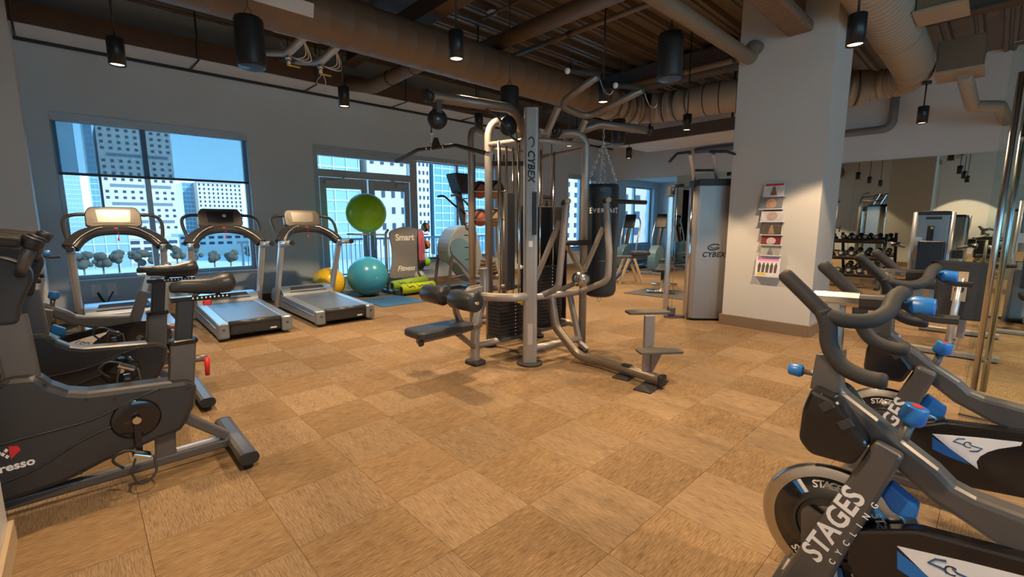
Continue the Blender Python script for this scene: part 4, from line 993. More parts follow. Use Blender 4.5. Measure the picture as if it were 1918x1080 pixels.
# padded dip handles run back from the arm heads
for k, t_ in enumerate((t1, t2)):
    d = Vector((.60, -.10, 0)) if k else Vector((.30, .30, 0))
    b = GB(); b.sweep([t_ + Vector((-.04, 0, .02)), t_ + d + Vector((0, 0, .02))], .024, 12); b.build('dip_handle', 'black_rubber')
    b = GB(); b.lathe([(.030, -.008), (.030, .02), (.02, .03)], t_ + Vector((-.02, -.03, .03)), (-.5, -.85, .1), 14); b.build('handle_cap', 'wood_tan')
# press arm linkage with round pivot housing
b = GB(); b.sweep([FX(1062, 460, 3.85), FX(1092, 512, 3.85)], 1, flat=(.05, .04), up=(1, 0, 0)); b.build('press_lever', 'bronze_grey')
b = GB(); b.lathe([(.02, -.06), (.075, -.06), (.08, 0), (.075, .06), (.02, .06)], FX(1088, 522, 3.85), (1, 0, 0), 20); b.build('pivot_housing', 'steel_brushed')
b = GB(); b.sweep([FX(1088, 525, 3.85), FX(1038, 548, 3.75)], 1, flat=(.05, .045), up=(1, 0, 0)); b.build('press_link', 'charcoal_metal')
b = GB(); p = FX(1078, 455, 3.85); b.sweep([p + Vector((-.10, .1, 0)), p + Vector((.22, -.02, 0))], .028, 12); b.build('lever_grip', 'black_rubber')
# legs of the dip and pull-up station, long foot beam with steps
b = GB(); b.sweep(fillet([FX(1032, 552, 3.62), FX(1040, 610, 3.62), FX(1085, 668, 3.72), (3.735, 2.60, .075), (3.66, 1.93, .075)], [.2, .22, .2], 7), 1, flat=(.085, .085, .03)); b.build('foot_beam', 'bronze_grey')
b = GB(); b.rbox((3.655, 1.915, .075), (.10, .05, .10), .02); b.build('beam_end_cap', 'black_satin')
b = GB(); b.sweep([FX(1066, 545, 3.95), FX(1085, 640, 4.02), (4.05, 3.05, .05)], 1, flat=(.055, .055)); b.build('station_leg', 'silver_paint')
b = GB(); b.box((3.69, 2.30, .122), (.06, .09, .012)); b.build('beam_latch', 'black_satin')
sp = FD(1211, 690, (3.75, 2.1))
b = GB(); b.sweep([(3.70, 2.09, .10), (3.70, 2.09, .635)], 1, flat=(.095, .055, .015), up=(_fw.x, _fw.y, 0)); b.build('step_post', 'silver_paint')
b = GB(); b.prism([(-.035, 0), (.085, .26), (-.035, .26)], .05, frame((3.715, 2.03, .09), _rt, (0, 0, 1))); b.build('step_gusset', 'bronze_grey')
def step(cpx, z):
    c = FZ(*cpx, z); b = GB()
    b.prism(round_poly([(-.20, -.075), (.20, -.075), (.20, .075), (-.20, .075)], .03), .022, Matrix.Translation((c.x, c.y, z)) @ Matrix.Rotation(math.radians(-38), 4, 'Z')); b.build('step_plate', 'step_grip', bevel=.004)
step((1213, 584), .645); step((1235, 657), .335)
for (x_, y_, w_) in ((3.66, 2.02, .42), (3.70, 2.32, .24)):
    b = GB(); b.box((x_, y_, .006), (w_, .16, .012), .12); b.build('floor_pad', 'black_rubber')
# pull-up bars on top, bent outwards, with grips and hooks
PU = [FX(1120, 142, 3.55), FX(1046, 196, 3.55), FX(1098, 221, 4.03), FX(1204, 168, 4.03)]
b = GB(); b.sweep(fillet(PU, .16, 7), .034, 12); pu = b.build('pull_up_bar', 'bronze_grey')
for a_, c_, X_ in (((1018, 262), (1046, 200), 3.55), ((1074, 270), (1097, 224), 4.03)):
    b = GB(); b.sweep([FX(*a_, X_), FX(*c_, X_)], 1, flat=(.055, .055), up=(1, 0, 0)); b.build('bar_bracket', 'silver_paint')
for p in (PU[0], PU[3]):
    b = GB(); b.cyl(p + Vector((.02, 0, .02)), p + Vector((-.30, .10, .0)), .024, 12); g_ = b.build('pull_up_grip', 'black_rubber')
    b = GB(); b.sphere(p + Vector((-.305, .10, 0)), .026, 10, 8); b.build('grip_end', 'white_plastic', g_)
    b = GB(); b.sweep(spline([p + Vector((0, -.02, -.03)), p + Vector((.03, -.05, -.13)), p + Vector((.05, -.10, -.17)), p + Vector((.07, -.12, -.13))], 5), .006, 6); b.build('wire_hook', 'steel_brushed', pu)
# boom carrying the punching bag
bagp = FD(1125, 450, (4.4, 3.1)); bx_, by_ = bagp.x, bagp.y
tube('bag_boom', [(3.98, by_ + .25, 2.40), (4.30, by_ + .02, 2.545), (4.78, by_ - .30, 2.50)], .042, 'bronze_grey', .15)
b = GB(); b.lathe([(.05, 0), (.05, .05)], (4.78, by_ - .30, 2.50), (.48, -.32, -.04), 14); b.build('boom_end_cap', 'black_satin')

# ---- punching bag
bag = thing('punching_bag', 'black leather punching bag hanging on chains from the gym machine boom', 'punching bag', (bx_, by_, .62))
zt = 1.90 - .62
b = MB(); b.lathe([(.03, -.01), (.13, 0), (.172, .025), (.188, .07), (.19, zt - .05), (.185, zt - .012), (.17, zt), (.03, zt - .01)], n=32); b.build('bag_body', 'bag_leather', bag)
for z_ in (.42, zt - .14):
    b = MB(); b.lathe([(.1885, z_ - .007), (.1925, z_), (.1885, z_ + .007)], n=32, cap=False); b.build('seam_band', 'charcoal', bag)
dirc = Vector((-_fw.x, -_fw.y, 0))
for i, ch in enumerate('EVERLAST'):
    a = (i - 3.5) * .235; d = Matrix.Rotation(a, 3, 'Z') @ dirc; tg = Vector((-d.y, d.x, 0))
    text(ch, .062 if 0 < i < 7 else .088, frame(d * .1925 + Vector((0, 0, zt - .30)), tg, (0, 0, 1)), 'white_print', 'bag_lettering', bag, bold=.002)
b = MB(); Mp = frame(dirc * .191 + Vector((0, 0, zt - .07)), Vector((-dirc.y, dirc.x, 0)), (0, 0, 1)); b.prism([(.06 * math.cos(t * .4), .028 * math.sin(t * .4)) for t in range(16)], .006, Mp); b.build('round_badge', 'charcoal', bag)
def chain(a, c, parent, n=None, r=.0032, lw=.012):
    a = Vector(a); c = Vector(c); d = c - a; L = d.length; n = n or int(L / .034); u = d.normalized(); v = u.orthogonal().normalized(); w = u.cross(v)
    b = MB()
    for i in range(n):
        m_ = a + d * ((i + .5) / n); s_ = v if i % 2 else w; hl = L / n * .62
        b.sweep([m_ + u * hl * math.cos(t) + s_ * lw * math.sin(t) for t in [k * PI / 4 for k in range(8)]], r, 4, closed=True)
    o = b.build('chain', 'chrome', parent); o['kind'] = 'stuff'
top = Vector((0, 0, 2.36 - .62))
for k in range(4):
    a = PI / 4 + k * PI / 2; p = Vector((.165 * math.cos(a), .165 * math.sin(a), zt)); chain(top, p, bag)
chain(top + Vector((0, 0, .17)), top, bag)
b = MB(); b.sweep([(.03 * math.cos(t), 0, -.04 + .03 * math.sin(t)) for t in [k * PI / 6 for k in range(12)]], .004, 5, closed=True); b.build('bottom_ring', 'chrome', bag)

# ================================================================ BALL RACK BEHIND THE GYM MACHINE
RK = (4.36, 4.86)
pA = FD(883, 400, RK); pB = FD(944, 400, RK)
rk = thing('ball_rack', 'silver tube rack with medicine ball shelves and rope tray behind the gym machine', 'rack', (pA.x, pA.y, 0))
ux = (pB - pA); ux.z = 0; wR = ux.length; ux.normalize(); uy = Vector((-ux.y, ux.x, 0))
rk.rotation_euler = (0, 0, math.atan2(ux.y, ux.x))
zA = FD(883, 240, RK).z
b = MB(); b.sweep(fillet([(0, 0, 0), (0, 0, zA), (.15, .45, zA + .02)], .2, 7), .045, 14); b.build('rack_post', 'silver_paint', rk)
b = MB(); b.sweep([(wR, 0, 0), (wR, 0, 1.95)], .035, 12); b.build('rack_post', 'charcoal_metal', rk)
b = MB(); b.sweep([(0, .36, 0), (0, .36, zA - .3)], .035, 12); b.build('rack_post', 'silver_paint', rk)
for dy in (0, .36):
    b = MB(); b.sweep([(0, dy, .04), (wR, dy, .04)], .03, 10); b.build('base_rail', 'silver_paint', rk)
shz = [FD(900, 358, RK).z, FD(900, 411, RK).z, FD(900, 520, RK).z]
for k, z_ in enumerate(shz):
    for dy in (-.02, .30):
        b = MB(); b.sweep([(-.02, dy, z_), (wR + .02, dy, z_)], .017, 10); b.build('shelf_bar', 'steel_brushed', rk)
for k in range(7):
    b = MB(); b.sweep([(-.05, -.01, .95 + k * .17), (-.10, -.03, .95 + k * .17)], .009, 6); b.build('side_peg', 'black_satin', rk)
zp_ = FD(950, 306, RK).z
b = MB(); b.b2((wR * .62, .0, zp_ - .03), (wR + .38, .03, zp_ + .03)); b.build('peg_bar', 'black_satin', rk)
for k in range(5):
    b = MB(); b.cyl((wR * .7 + .14 * k, -.02, zp_ + .03), (wR * .7 + .14 * k, -.02, zp_ + .12), .01, 6); b.build('peg', 'black_satin', rk)
b = MB(); b.sweep([(wR + .3, .03, 0), (wR + .3, .03, zp_)], .03, 10); b.build('rack_post', 'charcoal_metal', rk)
b = MB(); b.b2((-.02, -.05, shz[2] - .02), (wR + .02, .34, shz[2] + .0)); b.build('rope_tray', 'charcoal_metal', rk)
spec = ((.115, 0, 'med_red', 'red medicine ball at the left of the upper rack shelf behind the gym machine'), (.335, 0, 'med_tan', 'tan medicine ball at the right of the upper rack shelf behind the gym machine'),
        (.115, 1, 'med_red', 'red and black medicine ball at the left of the lower rack shelf'), (.335, 1, 'med_tan', 'tan and black medicine ball at the right of the lower rack shelf'))
for (dx, lev, m, lb) in spec:
    r = .135 if dx > .2 else .125
    c = Vector((pA.x, pA.y, 0)) + ux * (dx) + uy * .14
    z_ = shz[lev] + math.sqrt((r + .017) ** 2 - .16 ** 2) if r + .017 > .16 else shz[lev] + .03
    t = thing('medicine_ball', lb, 'ball', (c.x, c.y, z_ - r + .0), 0, 'medicine balls on the rack')
    b = MB(); b.sphere((0, 0, r), r, 26, 16); b.build('ball_skin', m, t)
    for ax in ((.8, .3, .5), (-.3, .8, .5)):
        b = MB(); b.lathe([(r * math.cos(a) + .0015, r * math.sin(a)) for a in (-.16, 0, .16)], (0, 0, r), ax, 28, cap=False); b.build('dark_panel', 'black_rubber', t)
c = Vector((pA.x, pA.y, 0)) + ux * .22 + uy * .14
t = thing('battle_rope', 'dark coiled rope heaped on the low tray of the ball rack', 'rope', (c.x, c.y, shz[2]), 0)
b = MB(); pts = []
rr_ = random.Random(5)
for k in range(46):
    a = k * .62; pts.append((.15 * math.cos(a) * (1 - .008 * k), .11 * math.sin(a) * (1 - .008 * k), .028 + .0045 * k + .012 * rr_.random()))
b.sweep(spline(pts, 3), .024, 8); b.build('rope_coil', 'rope', t)
# ================================================================ BIKES
def saddle(parent, cx, cy, cz, L=.29, back=1, m='black_vinyl', ax='x', hs=1.0):
    """bike saddle; nose towards -back along ax"""
    S = [(-.50, .014, .010, -.012), (-.47, .022, .020, -.004), (-.30, .026, .026, .0), (-.10, .036, .030, -.004), (.10, .062, .034, -.006), (.25, .088, .040, .004), (.40, .098, .044, .012), (.47, .088, .036, .012), (.50, .055, .016, .006)]
    b = MB(); n = 14; vs = []; fs = []
    for (t, hw_, hh, dz) in S:
        for k in range(n):
            a = 2 * PI * k / n; w = hw_ * math.cos(a); h = hs * hh * math.sin(a); h = h * (1.0 if h > 0 else 1.25)
            x = t * L * back
            vs.append((cx + x, cy + w, cz + dz + h) if ax == 'x' else (cx + w, cy + x, cz + dz + h))
    for i in range(len(S) - 1):
        for k in range(n):
            k2 = (k + 1) % n; fs.append((i * n + k, i * n + k2, (i + 1) * n + k2, (i + 1) * n + k))
    fs.append(tuple(range(n))); fs.append(tuple((len(S) - 1) * n + k for k in range(n)))
    b.add(vs, fs, True); return b.build('saddle', m, parent)
def pedal(parent, c, axis_y=True, tilt=.4):
    R_ = Matrix.Rotation(tilt, 3, 'Y') if axis_y else Matrix.Rotation(tilt, 3, 'X')
    b = MB(); b.box(c, (.085, .075, .024) if axis_y else (.075, .085, .024), R_); p_ = b.build('pedal', 'chrome', parent, bevel=.006)
    c = Vector(c); d = Vector((-1, 0, 0)) if axis_y else Vector((0, 1, 0))
    b = MB(); b.sweep(spline([c + d * -.02, c + d * .07 + Vector((0, 0, .045)), c + d * .12 + Vector((0, 0, .01)), c + d * .08 + Vector((0, 0, -.05))], 5), .007, 6); b.build('toe_cage', 'black_satin', p_)
    b = MB(); b.sweep(spline([c + Vector((-.03, -.03, 0)), c + Vector((-.05, -.05, -.08)), c + Vector((-.01, -.06, -.14)), c + Vector((.05, -.04, -.10)), c + Vector((.05, 0, -.02))], 5), .006, 6); b.build('pedal_strap', 'black_rubber', p_)
def make_expresso(label):
    E_ = thing('exercise_bike', label, 'exercise bike', (0, 3.28, 0), 0, 'grey exercise bikes on the left')
    def pris(poly, th, name, m, y=0, bevel=.012, parent=None):
        b = MB(); b.prism(poly, th, frame((0, y, 0), (1, 0, 0), (0, 0, 1))); return b.build(name, m, parent or E_, bevel=bevel)
    sh = [(-.33, .735), (-.225, .725), (-.18, .66), (-.12, .612), (-.05, .588), (.10, .575), (.25, .563), (.385, .553), (.43, .50), (.405, .38), (.33, .245), (.22, .232), (.11, .205), (-.02, .18), (-.12, .145), (-.20, .125), (-.50, .10), (-.78, .12), (-.88, .26), (-.86, .45), (-.72, .58), (-.50, .63), (-.40, .68)]
    pris(sh, .155, 'drive_cover', 'charcoal', 0, .03)
    for s in (-1, 1):
        b = MB(); b.sweep(spline([(-.6, s * .079, .40), (-.30, s * .079, .42), (-.05, s * .079, .44), (.12, s * .079, .50), (.25, s * .079, .535)], 5), .006, 6); b.build('cover_crease', 'charcoal', E_)
        b = MB(); b.sweep(spline([(-.55, s * .079, .20), (-.30, s * .079, .24), (-.12, s * .079, .33), (.02, s * .079, .375), (.10, s * .079, .375)], 5), .006, 6); b.build('cover_crease', 'charcoal', E_)
        for (x, z) in ((-.20, .67), (-.06, .555), (.05, .53), (.385, .50), (.31, .27), (-.12, .165), (-.34, .70)):
            b = MB(); b.lathe([(.009, 0), (.009, .004)], (x, s * .078, z), (0, s, 0), 8); b.build('cover_screw', 'black_satin', E_)
        b = MB(); b.lathe([(.02, 0), (.105, 0), (.112, .006), (.10, .012), (.03, .006)], (.13, s * .076, .39), (0, s, 0), 28); b.build('crank_disc', 'black_gloss', E_)
        e_ = Vector((.125, s * .16, .215)) if s < 0 else Vector((.12, s * .16, .60))
        b = MB(); b.sweep([(.13, s * .105, .39), (e_.x, s * .125, e_.z)], 1, flat=(.030, .018), up=(0, 1, 0)); b.build('crank_arm', 'black_gloss', E_)
        b = MB(); b.lathe([(.02, 0), (.02, .02)], (.13, s * .10, .39), (0, s, 0), 10); b.build('crank_bolt', 'chrome', E_)
        pedal(E_, (e_.x + .005, s * .18, e_.z + (.03 if s > 0 else 0)), True, .5)
    text('expresso', .056, frame((FY(66, 864, 3.20).x, -.0788, FY(40, 872, 3.20).z + .01), (1, 0, .03), (-.03, 0, 1)), 'white_print', 'maker_lettering', E_, bold=.0016, align='RIGHT')
    c = Vector((FY(18, 848, 3.20).x, -.0785, FY(18, 848, 3.20).z))
    for k, (dx, dz, m) in enumerate(((-.022, .0, 'white_print'), (-.010, .016, 'white_print'), (-.010, -.016, 'white_print'), (-.034, .010, 'white_print'))):
        b = MB(); b.prism([(-.008, 0), (0, -.011), (.008, 0), (0, .011)], .003, frame(c + Vector((dx, 0, dz)), (1, 0, 0), (0, 0, 1))); b.build('emblem_piece', m, E_)
    b = MB(); b.prism([(0, -.034), (.038, .004), (.030, .026), (0, .034)], .003, frame(c, (1, 0, 0), (0, 0, 1))); b.build('emblem_piece', 'red_plastic', E_)
    # mast, console support, console, handlebars
    b = MB(); b.sweep([(-.275, 0, .62), (-.292, 0, 1.02)], 1, flat=(.085, .13, .015), up=(1, 0, 0)); b.build('mast', 'charcoal_metal', E_)
    pris(round_poly([(-.36, .99), (-.255, .985), (-.245, 1.06), (-.185, 1.20), (-.19, 1.26), (-.26, 1.31), (-.50, 1.36), (-.56, 1.25), (-.46, 1.10)], .03), .11, 'console_support', 'black_satin', 0, .015)
    b = MB(); b.rbox((-.56, 0, 1.45), (.05, .48, .34), .03, Matrix.Rotation(-.30, 3, 'Y')); co = b.build('console', 'black_satin', E_)
    b = MB(); b.box((-.53, 0, 1.46), (.01, .40, .26), Matrix.Rotation(-.30, 3, 'Y')); b.build('screen', 'screen_dark', co)
    for s in (-1, 1):
        b = MB(); b.sweep(spline([(-.78, s * .20, 1.47), (-.55, s * .205, 1.43), (-.35, s * .21, 1.405), (-.20, s * .20, 1.385)], 5), [.025] * 14 + [.027, .024], 12); b.build('grip', 'black_rubber', E_)
        b = MB(); b.lathe([(.03, -.02), (.040, -.015), (.040, .03), (.032, .035)], (-.175, s * .16, 1.375), (.5, 0, .85), 14); b.build('grip_knob', 'black_satin', E_)
        b = MB(); b.sweep(fillet([(-.175, s * .16, 1.37), (-.215, s * .10, 1.26), (-.23, s * .03, 1.22)], .04), .022, 12); b.build('grip_tube', 'charcoal_metal', E_)
    # saddle, posts
    b = MB(); b.sweep([(.355, 0, .50), (.388, 0, .775)], 1, flat=(.085, .125, .012), up=(1, 0, 0)); b.build('seat_sleeve', 'charcoal_metal', E_)
    b = MB(); b.rbox((.39, 0, .775), (.14, .10, .03), .02); b.build('sleeve_collar', 'black_gloss', E_)
    b = MB(); b.sweep([(.388, 0, .76), (.42, 0, 1.015)], 1, flat=(.055, .085, .01), up=(1, 0, 0)); b.build('seat_post', 'black_satin', E_)
    b = MB(); b.rbox((.50, 0, 1.025), (.31, .06, .028), .012); sl = b.build('seat_slide', 'black_gloss', E_)
    for k in range(9):
        b = MB(); b.box((.455 + k * .022, -.031, 1.028), (.007, .003, .011)); b.build('slide_mark', 'white_print', sl)
    b = MB(); b.rbox((.525, -.03, .995), (.045, .03, .03), .01); b.build('slide_lever', 'red_plastic', E_)
    b = MB(); b.sweep([(.46, 0, 1.035), (.50, 0, 1.06), (.56, 0, 1.06), (.60, 0, 1.04)], .011, 8); b.build('saddle_clamp', 'charcoal_metal', E_)
    saddle(E_, .515, 0, 1.105, .33, 1, hs=1.35)
    b = MB(); b.sweep([(.41, 0, .655), (.50, 0, .65)], .022, 10); b.build('height_pin', 'bronze_grey', E_)
    b = MB(); b.sweep([(.497, -.012, .655), (.492, -.012, .54)], [.017, .012], 10); b.build('height_lever', 'red_plastic', E_)
    # base
    b = MB(); b.sweep([(.60, 0, .075), (-.80, 0, .075)], 1, flat=(.06, .055)); b.build('base_rail', 'charcoal_metal', E_)
    for x in (.61, -.80):
        b = MB(); b.sweep([(x, -.335, .075), (x, .335, .075)], 1, flat=(.105, .07, .03)); ft = b.build('cross_foot', 'charcoal_metal', E_)
        for s in (-1, 1):
            b = MB(); b.sweep([(x, s * .33, .075), (x, s * .345, .075)], 1, flat=(.107, .072, .03)); b.build('foot_end_cap', 'black_satin', ft)
            b = MB(); b.cyl((x, s * .29, 0), (x, s * .29, .05), .028, 10); b.build('leveller', 'black_rubber', ft)
    b = MB(); b.sweep([(.255, 0, .25), (.245, 0, .09)], 1, flat=(.05, .10), up=(1, 0, 0)); b.build('rear_strut', 'charcoal_metal', E_)
    b = MB(); b.sweep([(.36, 0, .30), (.56, 0, .12)], 1, flat=(.055, .065), up=(0, 1, 0)); b.build('rear_brace', 'charcoal_metal', E_)
    b = MB(); b.sweep([(.30, 0, .112), (.52, 0, .112)], 1, flat=(.03, .02)); b.build('rail_plate', 'silver_light', E_)
    return E_
e1_ = make_expresso('nearest grey exercise bike on the left with expresso lettering and red lever')
e2_ = copy_tree(e1_); e2_.location = (-.005, 4.46, 0); e2_['label'] = 'second grey exercise bike from the camera on the left, behind the nearest one'

# ---- spin bikes: measured on the near right bike, whose side plane is X = 2.0
BX = 2.0
def make_spin(label):
    S = thing('spin_bike', label, 'spin bike', (BX, 0, 0), 0, 'spin bikes with blue knobs')
    def L(px, py, x):                       # photo pixel -> local (y, z) on the plane local x
        p = FX(px, py, BX + x); return (p.y, p.z)
    def side(poly, xn, th, name, m, bevel=.01, parent=None):
        b = MB(); b.prism(poly, th, frame((xn + th / 2, 0, 0), (0, 1, 0), (0, 0, 1))); return b.build(name, m, parent or S, bevel=bevel)
    # flywheel
    fy, fz, fr = .315, .315, .245
    b = MB(); b.lathe([(.165, -.016), (fr - .01, -.016), (fr, -.008), (fr, .008), (fr - .01, .016), (.165, .016)], (0, fy, fz), (1, 0, 0), 56); fw_ = b.build('flywheel_rim', 'steel_brushed', S)
    b = MB(); b.lathe([(.03, -.014), (.198, -.020), (.203, 0), (.198, .020), (.03, .014)], (0, fy, fz), (1, 0, 0), 48); b.build('flywheel_disc', 'black_gloss', S)
    b = MB(); b.lathe([(.12, -.0215), (.125, -.0225), (.13, -.0215)], (0, fy, fz), (1, 0, 0), 40, cap=False); b.build('disc_ring', 'charcoal', S)
    for k, (a, wd) in enumerate(((2.65, 'STAGES'), (1.45, 'STAGES'), (3.9, 'STAGES'), (5.1, 'STAGES'))):
        for i, ch in enumerate(wd):
            aa = a + (i - 2.5) * .115; d = Vector((0, math.cos(aa), math.sin(aa))); tg = Vector((0, math.sin(aa), -math.cos(aa)))
            # seen from -x the letters read along the tangent
            o_ = text(ch, .040, frame(Vector((-.0205, fy, fz)) + d * .172, Vector((0, -d.z, d.y)), d), 'white_print', 'wheel_lettering', S, extrude=.0005, bold=.0008, shear=.15)
    for a in (2.05, .85, 3.3, 4.5):
        for q_, m in ((-.05, 'blue_plastic'), (.05, 'white_print')):
            d = Vector((0, math.cos(a + q_), math.sin(a + q_))); b = MB(); b.prism([(-.007, .145), (.007, .145), (.007, .197), (-.007, .197)], .002, frame(Vector((-.0205, fy, fz)), d.cross(Vector((1, 0, 0))), d)); b.build('wheel_mark', m, S)
    b = MB(); b.lathe([(.012, -.075), (.035, -.070), (.035, .070), (.012, .075)], (0, fy, fz), (1, 0, 0), 18); b.build('wheel_hub', 'charcoal_metal', S)
    side(round_poly([L(1500, 955, -.05), L(1512, 948, -.05), L(1560, 985, -.05), L(1545, 1010, -.05), L(1500, 1030, -.05)], .012), -.05, .02, 'hub_cover', 'charcoal_metal', .004)
    # front strut with the lettering, one leg each side of the wheel
    st_poly = [L(1638, 827, -.10), L(1693, 858, -.10), L(1561, 1080, -.10)]
    p2 = L(1462, 1076, -.10)
    # carry both edges down to the foot
    def ext(a, c, z): t = (z - a[1]) / (c[1] - a[1]); return (a[0] + (c[0] - a[0]) * t, z)
    poly = [st_poly[0], st_poly[1], ext(st_poly[1], st_poly[2], .06), ext(st_poly[0], p2, .06)]
    for s, xn in ((0, -.10), (1, .045)):
        o_ = side(poly, xn, .055, 'front_strut', 'charcoal_metal', .014)
        if s == 0:
            d = Vector((0, poly[3][0] - poly[0][0], poly[3][1] - poly[0][1])).normalized() * -1
            M0 = Vector((-.1008, (poly[0][0] + poly[3][0]) / 2, (poly[0][1] + poly[3][1]) / 2))
            u = d; v = Vector((-1, 0, 0)).cross(u)
            w_ = Vector((0, poly[1][0] - poly[0][0], poly[1][1] - poly[0][1])).normalized()
            ctr = M0 + w_ * .040 - u * .010
            # text plane: x along the strut (upwards), y to the upper left, facing -x
            Mx = Matrix(((0, 0, -1, ctr.x), (u.y, -w_.y, 0, ctr.y), (u.z, -w_.z, 0, ctr.z), (0, 0, 0, 1)))
            text('STAGES', .098, Mx, 'white_print', 'strut_lettering', o_, extrude=.0006, bold=.0022, shear=.12, spacing=1.02)
            c2 = ctr + w_ * .058 + u * .02
            Mx2 = Matrix(((0, 0, -1, c2.x), (u.y, -w_.y, 0, c2.y), (u.z, -w_.z, 0, c2.z), (0, 0, 0, 1)))
            text('CYCLING', .027, Mx2, 'white_print', 'strut_lettering', o_, extrude=.0006, bold=.0004, spacing=3.4)['kind'] = 'stuff'
    # main tube swooping back, sleeve, bottle cradle
    up_ = [L(1575, 735, -.045), L(1640, 785, -.045), L(1693, 831, -.045), L(1758, 881, -.045), L(1790, 914, -.045), L(1829, 935, -.045), L(1906, 964, -.045)]
    lo_ = [L(1918, 1049, -.045), L(1850, 1012, -.045), L(1802, 979, -.045), L(1740, 938, -.045), L(1684, 887, -.045), L(1620, 832, -.045), L(1518, 742, -.045)]
    side([L(1527, 700, -.045), L(1572, 700, -.045)] + up_ + [(-.38, .585), (-.40, .40)] + lo_, -.045, .09, 'main_tube', 'charcoal_metal', .02)
    side(round_poly([L(1528, 663, -.05), L(1575, 663, -.05), L(1571, 738, -.05), L(1516, 728, -.05)], .008), -.05, .10, 'bar_sleeve', 'charcoal_metal', .012)
    cr = side(round_poly([L(1522, 724, -.10), L(1571, 748, -.10), L(1629, 832, -.10), L(1600, 868, -.10), L(1520, 846, -.10), L(1498, 818, -.10), L(1505, 765, -.10)], .02), -.13, .26, 'bottle_cradle', 'black_gloss', .015)
    for k in range(2):
        p = L(1548 + 36 * k, 760 + 34 * k, -.13); b = MB(); b.rbox((-.132, p[0], p[1]), (.008, .045, .03), .01, Matrix.Rotation(-.7, 3, 'X')); b.build('cradle_slot', 'charcoal', cr)
    # handlebar post, slider, knobs
    a = L(1562, 596, 0); c = L(1556, 690, 0)
    b = MB(); b.sweep([(0, c[0], c[1]), (0, a[0], a[1] + .06)], 1, flat=(.05, .06, .012), up=(0, 1, 0)); b.build('handlebar_post', 'steel_brushed', S)
    a = L(1527, 556, 0); c = L(1612, 562, 0)
    b = MB(); b.sweep([(0, a[0], a[1]), (0, c[0], c[1])], 1, flat=(.055, .052, .016)); b.build('slider_bar', 'steel_brushed', S)
    d = L(1660, 565, 0); b = MB(); b.sweep([(0, c[0], c[1] - .004), (0, d[0], d[1] - .004)], 1, flat=(.06, .055, .014)); b.build('slider_clamp', 'black_satin', S)
    def knob(pos, axis, r, h, m='blue_plastic', cap=None, stem=.06):
        b = MB(); n = 10; prof = [(r * .72, 0), (r, h * .25), (r * .86, h), (r * .3, h + .001)]
        b.lathe(prof, pos, axis, n); o_ = b.build('knob', m, S, bevel=.004)
        ax_ = Vector(axis).normalized()
        if cap: b = MB(); b.lathe([(.0005, 0), (r * .42, 0)], Vector(pos) + ax_ * (h + .002), axis, 14, cap=False); b.build('knob_cap', cap, o_)
        if stem: b = MB(); b.cyl(Vector(pos) - ax_ * stem, Vector(pos) + ax_ * .004, r * .42, 12); b.build('knob_stem', 'charcoal_metal', o_)
        return o_
    e_ = L(1698, 572, 0); knob((0, e_[0], e_[1]), (0, -1, 0), .036, .072, stem=.05)
    b = MB(); b.sweep(spline([(0, e_[0] + .03, e_[1] + .02), (0, e_[0] - .05, e_[1] - .028), (0, e_[0] - .13, e_[1] - .03)], 4), 1, flat=(.06, .022)); b.build('rear_shield', 'black_satin', S)
    e_ = L(1704, 792, 0); knob((0, e_[0], e_[1]), (0, -.22, 1), .040, .065, cap='red_plastic', stem=.12)
    e_ = L(1505, 695, 0); knob((0, e_[0], e_[1]), (0, 1, 0), .026, .050, stem=.07)
    # handlebar: horns, drops and inner loops, mirrored left and right
    w = .25
    for s in (-1, 1):
        def H(px, py, x):                   # read off the near side, mirrored for the far one
            p = L(px, py, -x); return Vector((s * x, p[0], p[1]))
        horn = spline([H(1466, 510, w), H(1505, 548, w), H(1545, 588, w)], 5)
        b = MB(); b.sweep(horn, [.017] + [.0245] * (len(horn) - 2) + [.026], 12); hb_ = b.build('horn_grip', 'black_rubber', S)
        dp = spline([H(1540, 580, w), H(1551, 610, w), H(1553, 645, w), H(1574, 682, w), H(1615, 705, w), H(1662, 715, w)], 5)
        b = MB(); b.sweep(dp, [.026] * (len(dp) - 1) + [.020], 12); b.build('drop_grip', 'black_rubber', S)
        ip = spline([H(1548, 590, w), H(1585, 600, w * .95), H(1630, 600, w * .80), H(1662, 584, w * .55), H(1675, 558, w * .30), H(1690, 548, 0.02)], 5)
        b = MB(); b.sweep(ip, .0245, 12); b.build('inner_loop', 'black_rubber', S)
    # drive cover with printed panel (shape read off the second bike, 1.2 m further on)
    def L2(px, py, x): p = FX(px, py, BX + 1.2 + x); return (p.y, p.z)
    cov = [L2(1690, 800, -.09), L2(1770, 789, -.09), L2(1918, 808, -.09), (-.40, .53), (-.62, .50), (-.68, .38), (-.62, .26), (-.30, .20), (.10, .14), (.24, .22), (.27, .34)]
    side(round_poly(cov, .02), -.09, .06, 'drive_cover', 'black_gloss', .012)
    side([L2(1746, 812, -.0905), L2(1832, 819, -.0905), L2(1915, 828, -.0905), L2(1912, 834, -.0905), L2(1870, 840, -.0905), L2(1850, 846, -.0905), L2(1836, 854, -.0905), L2(1829, 864, -.0905), L2(1832, 878, -.0905), L2(1780, 840, -.0905)], -.0925, .003, 'white_decal', 'white_print', 0)
    side([L2(1746, 818, -.0905), L2(1780, 840, -.0905), L2(1817, 870, -.0905), L2(1770, 852, -.0905), L2(1746, 840, -.0905)], -.0922, .003, 'blue_decal', 'blue_plastic', 0)
    # looped emblem on the white decal
    c = L2(1812, 833, -.093)
    b = MB(); k_ = .045
    b.sweep([(-.0935, c[0] + y * k_, c[1] + z * k_) for y, z in ((.25, .62), (.8, .45), (1.15, .0), (.35, -.05), (.1, -.25))], .0035, 5)
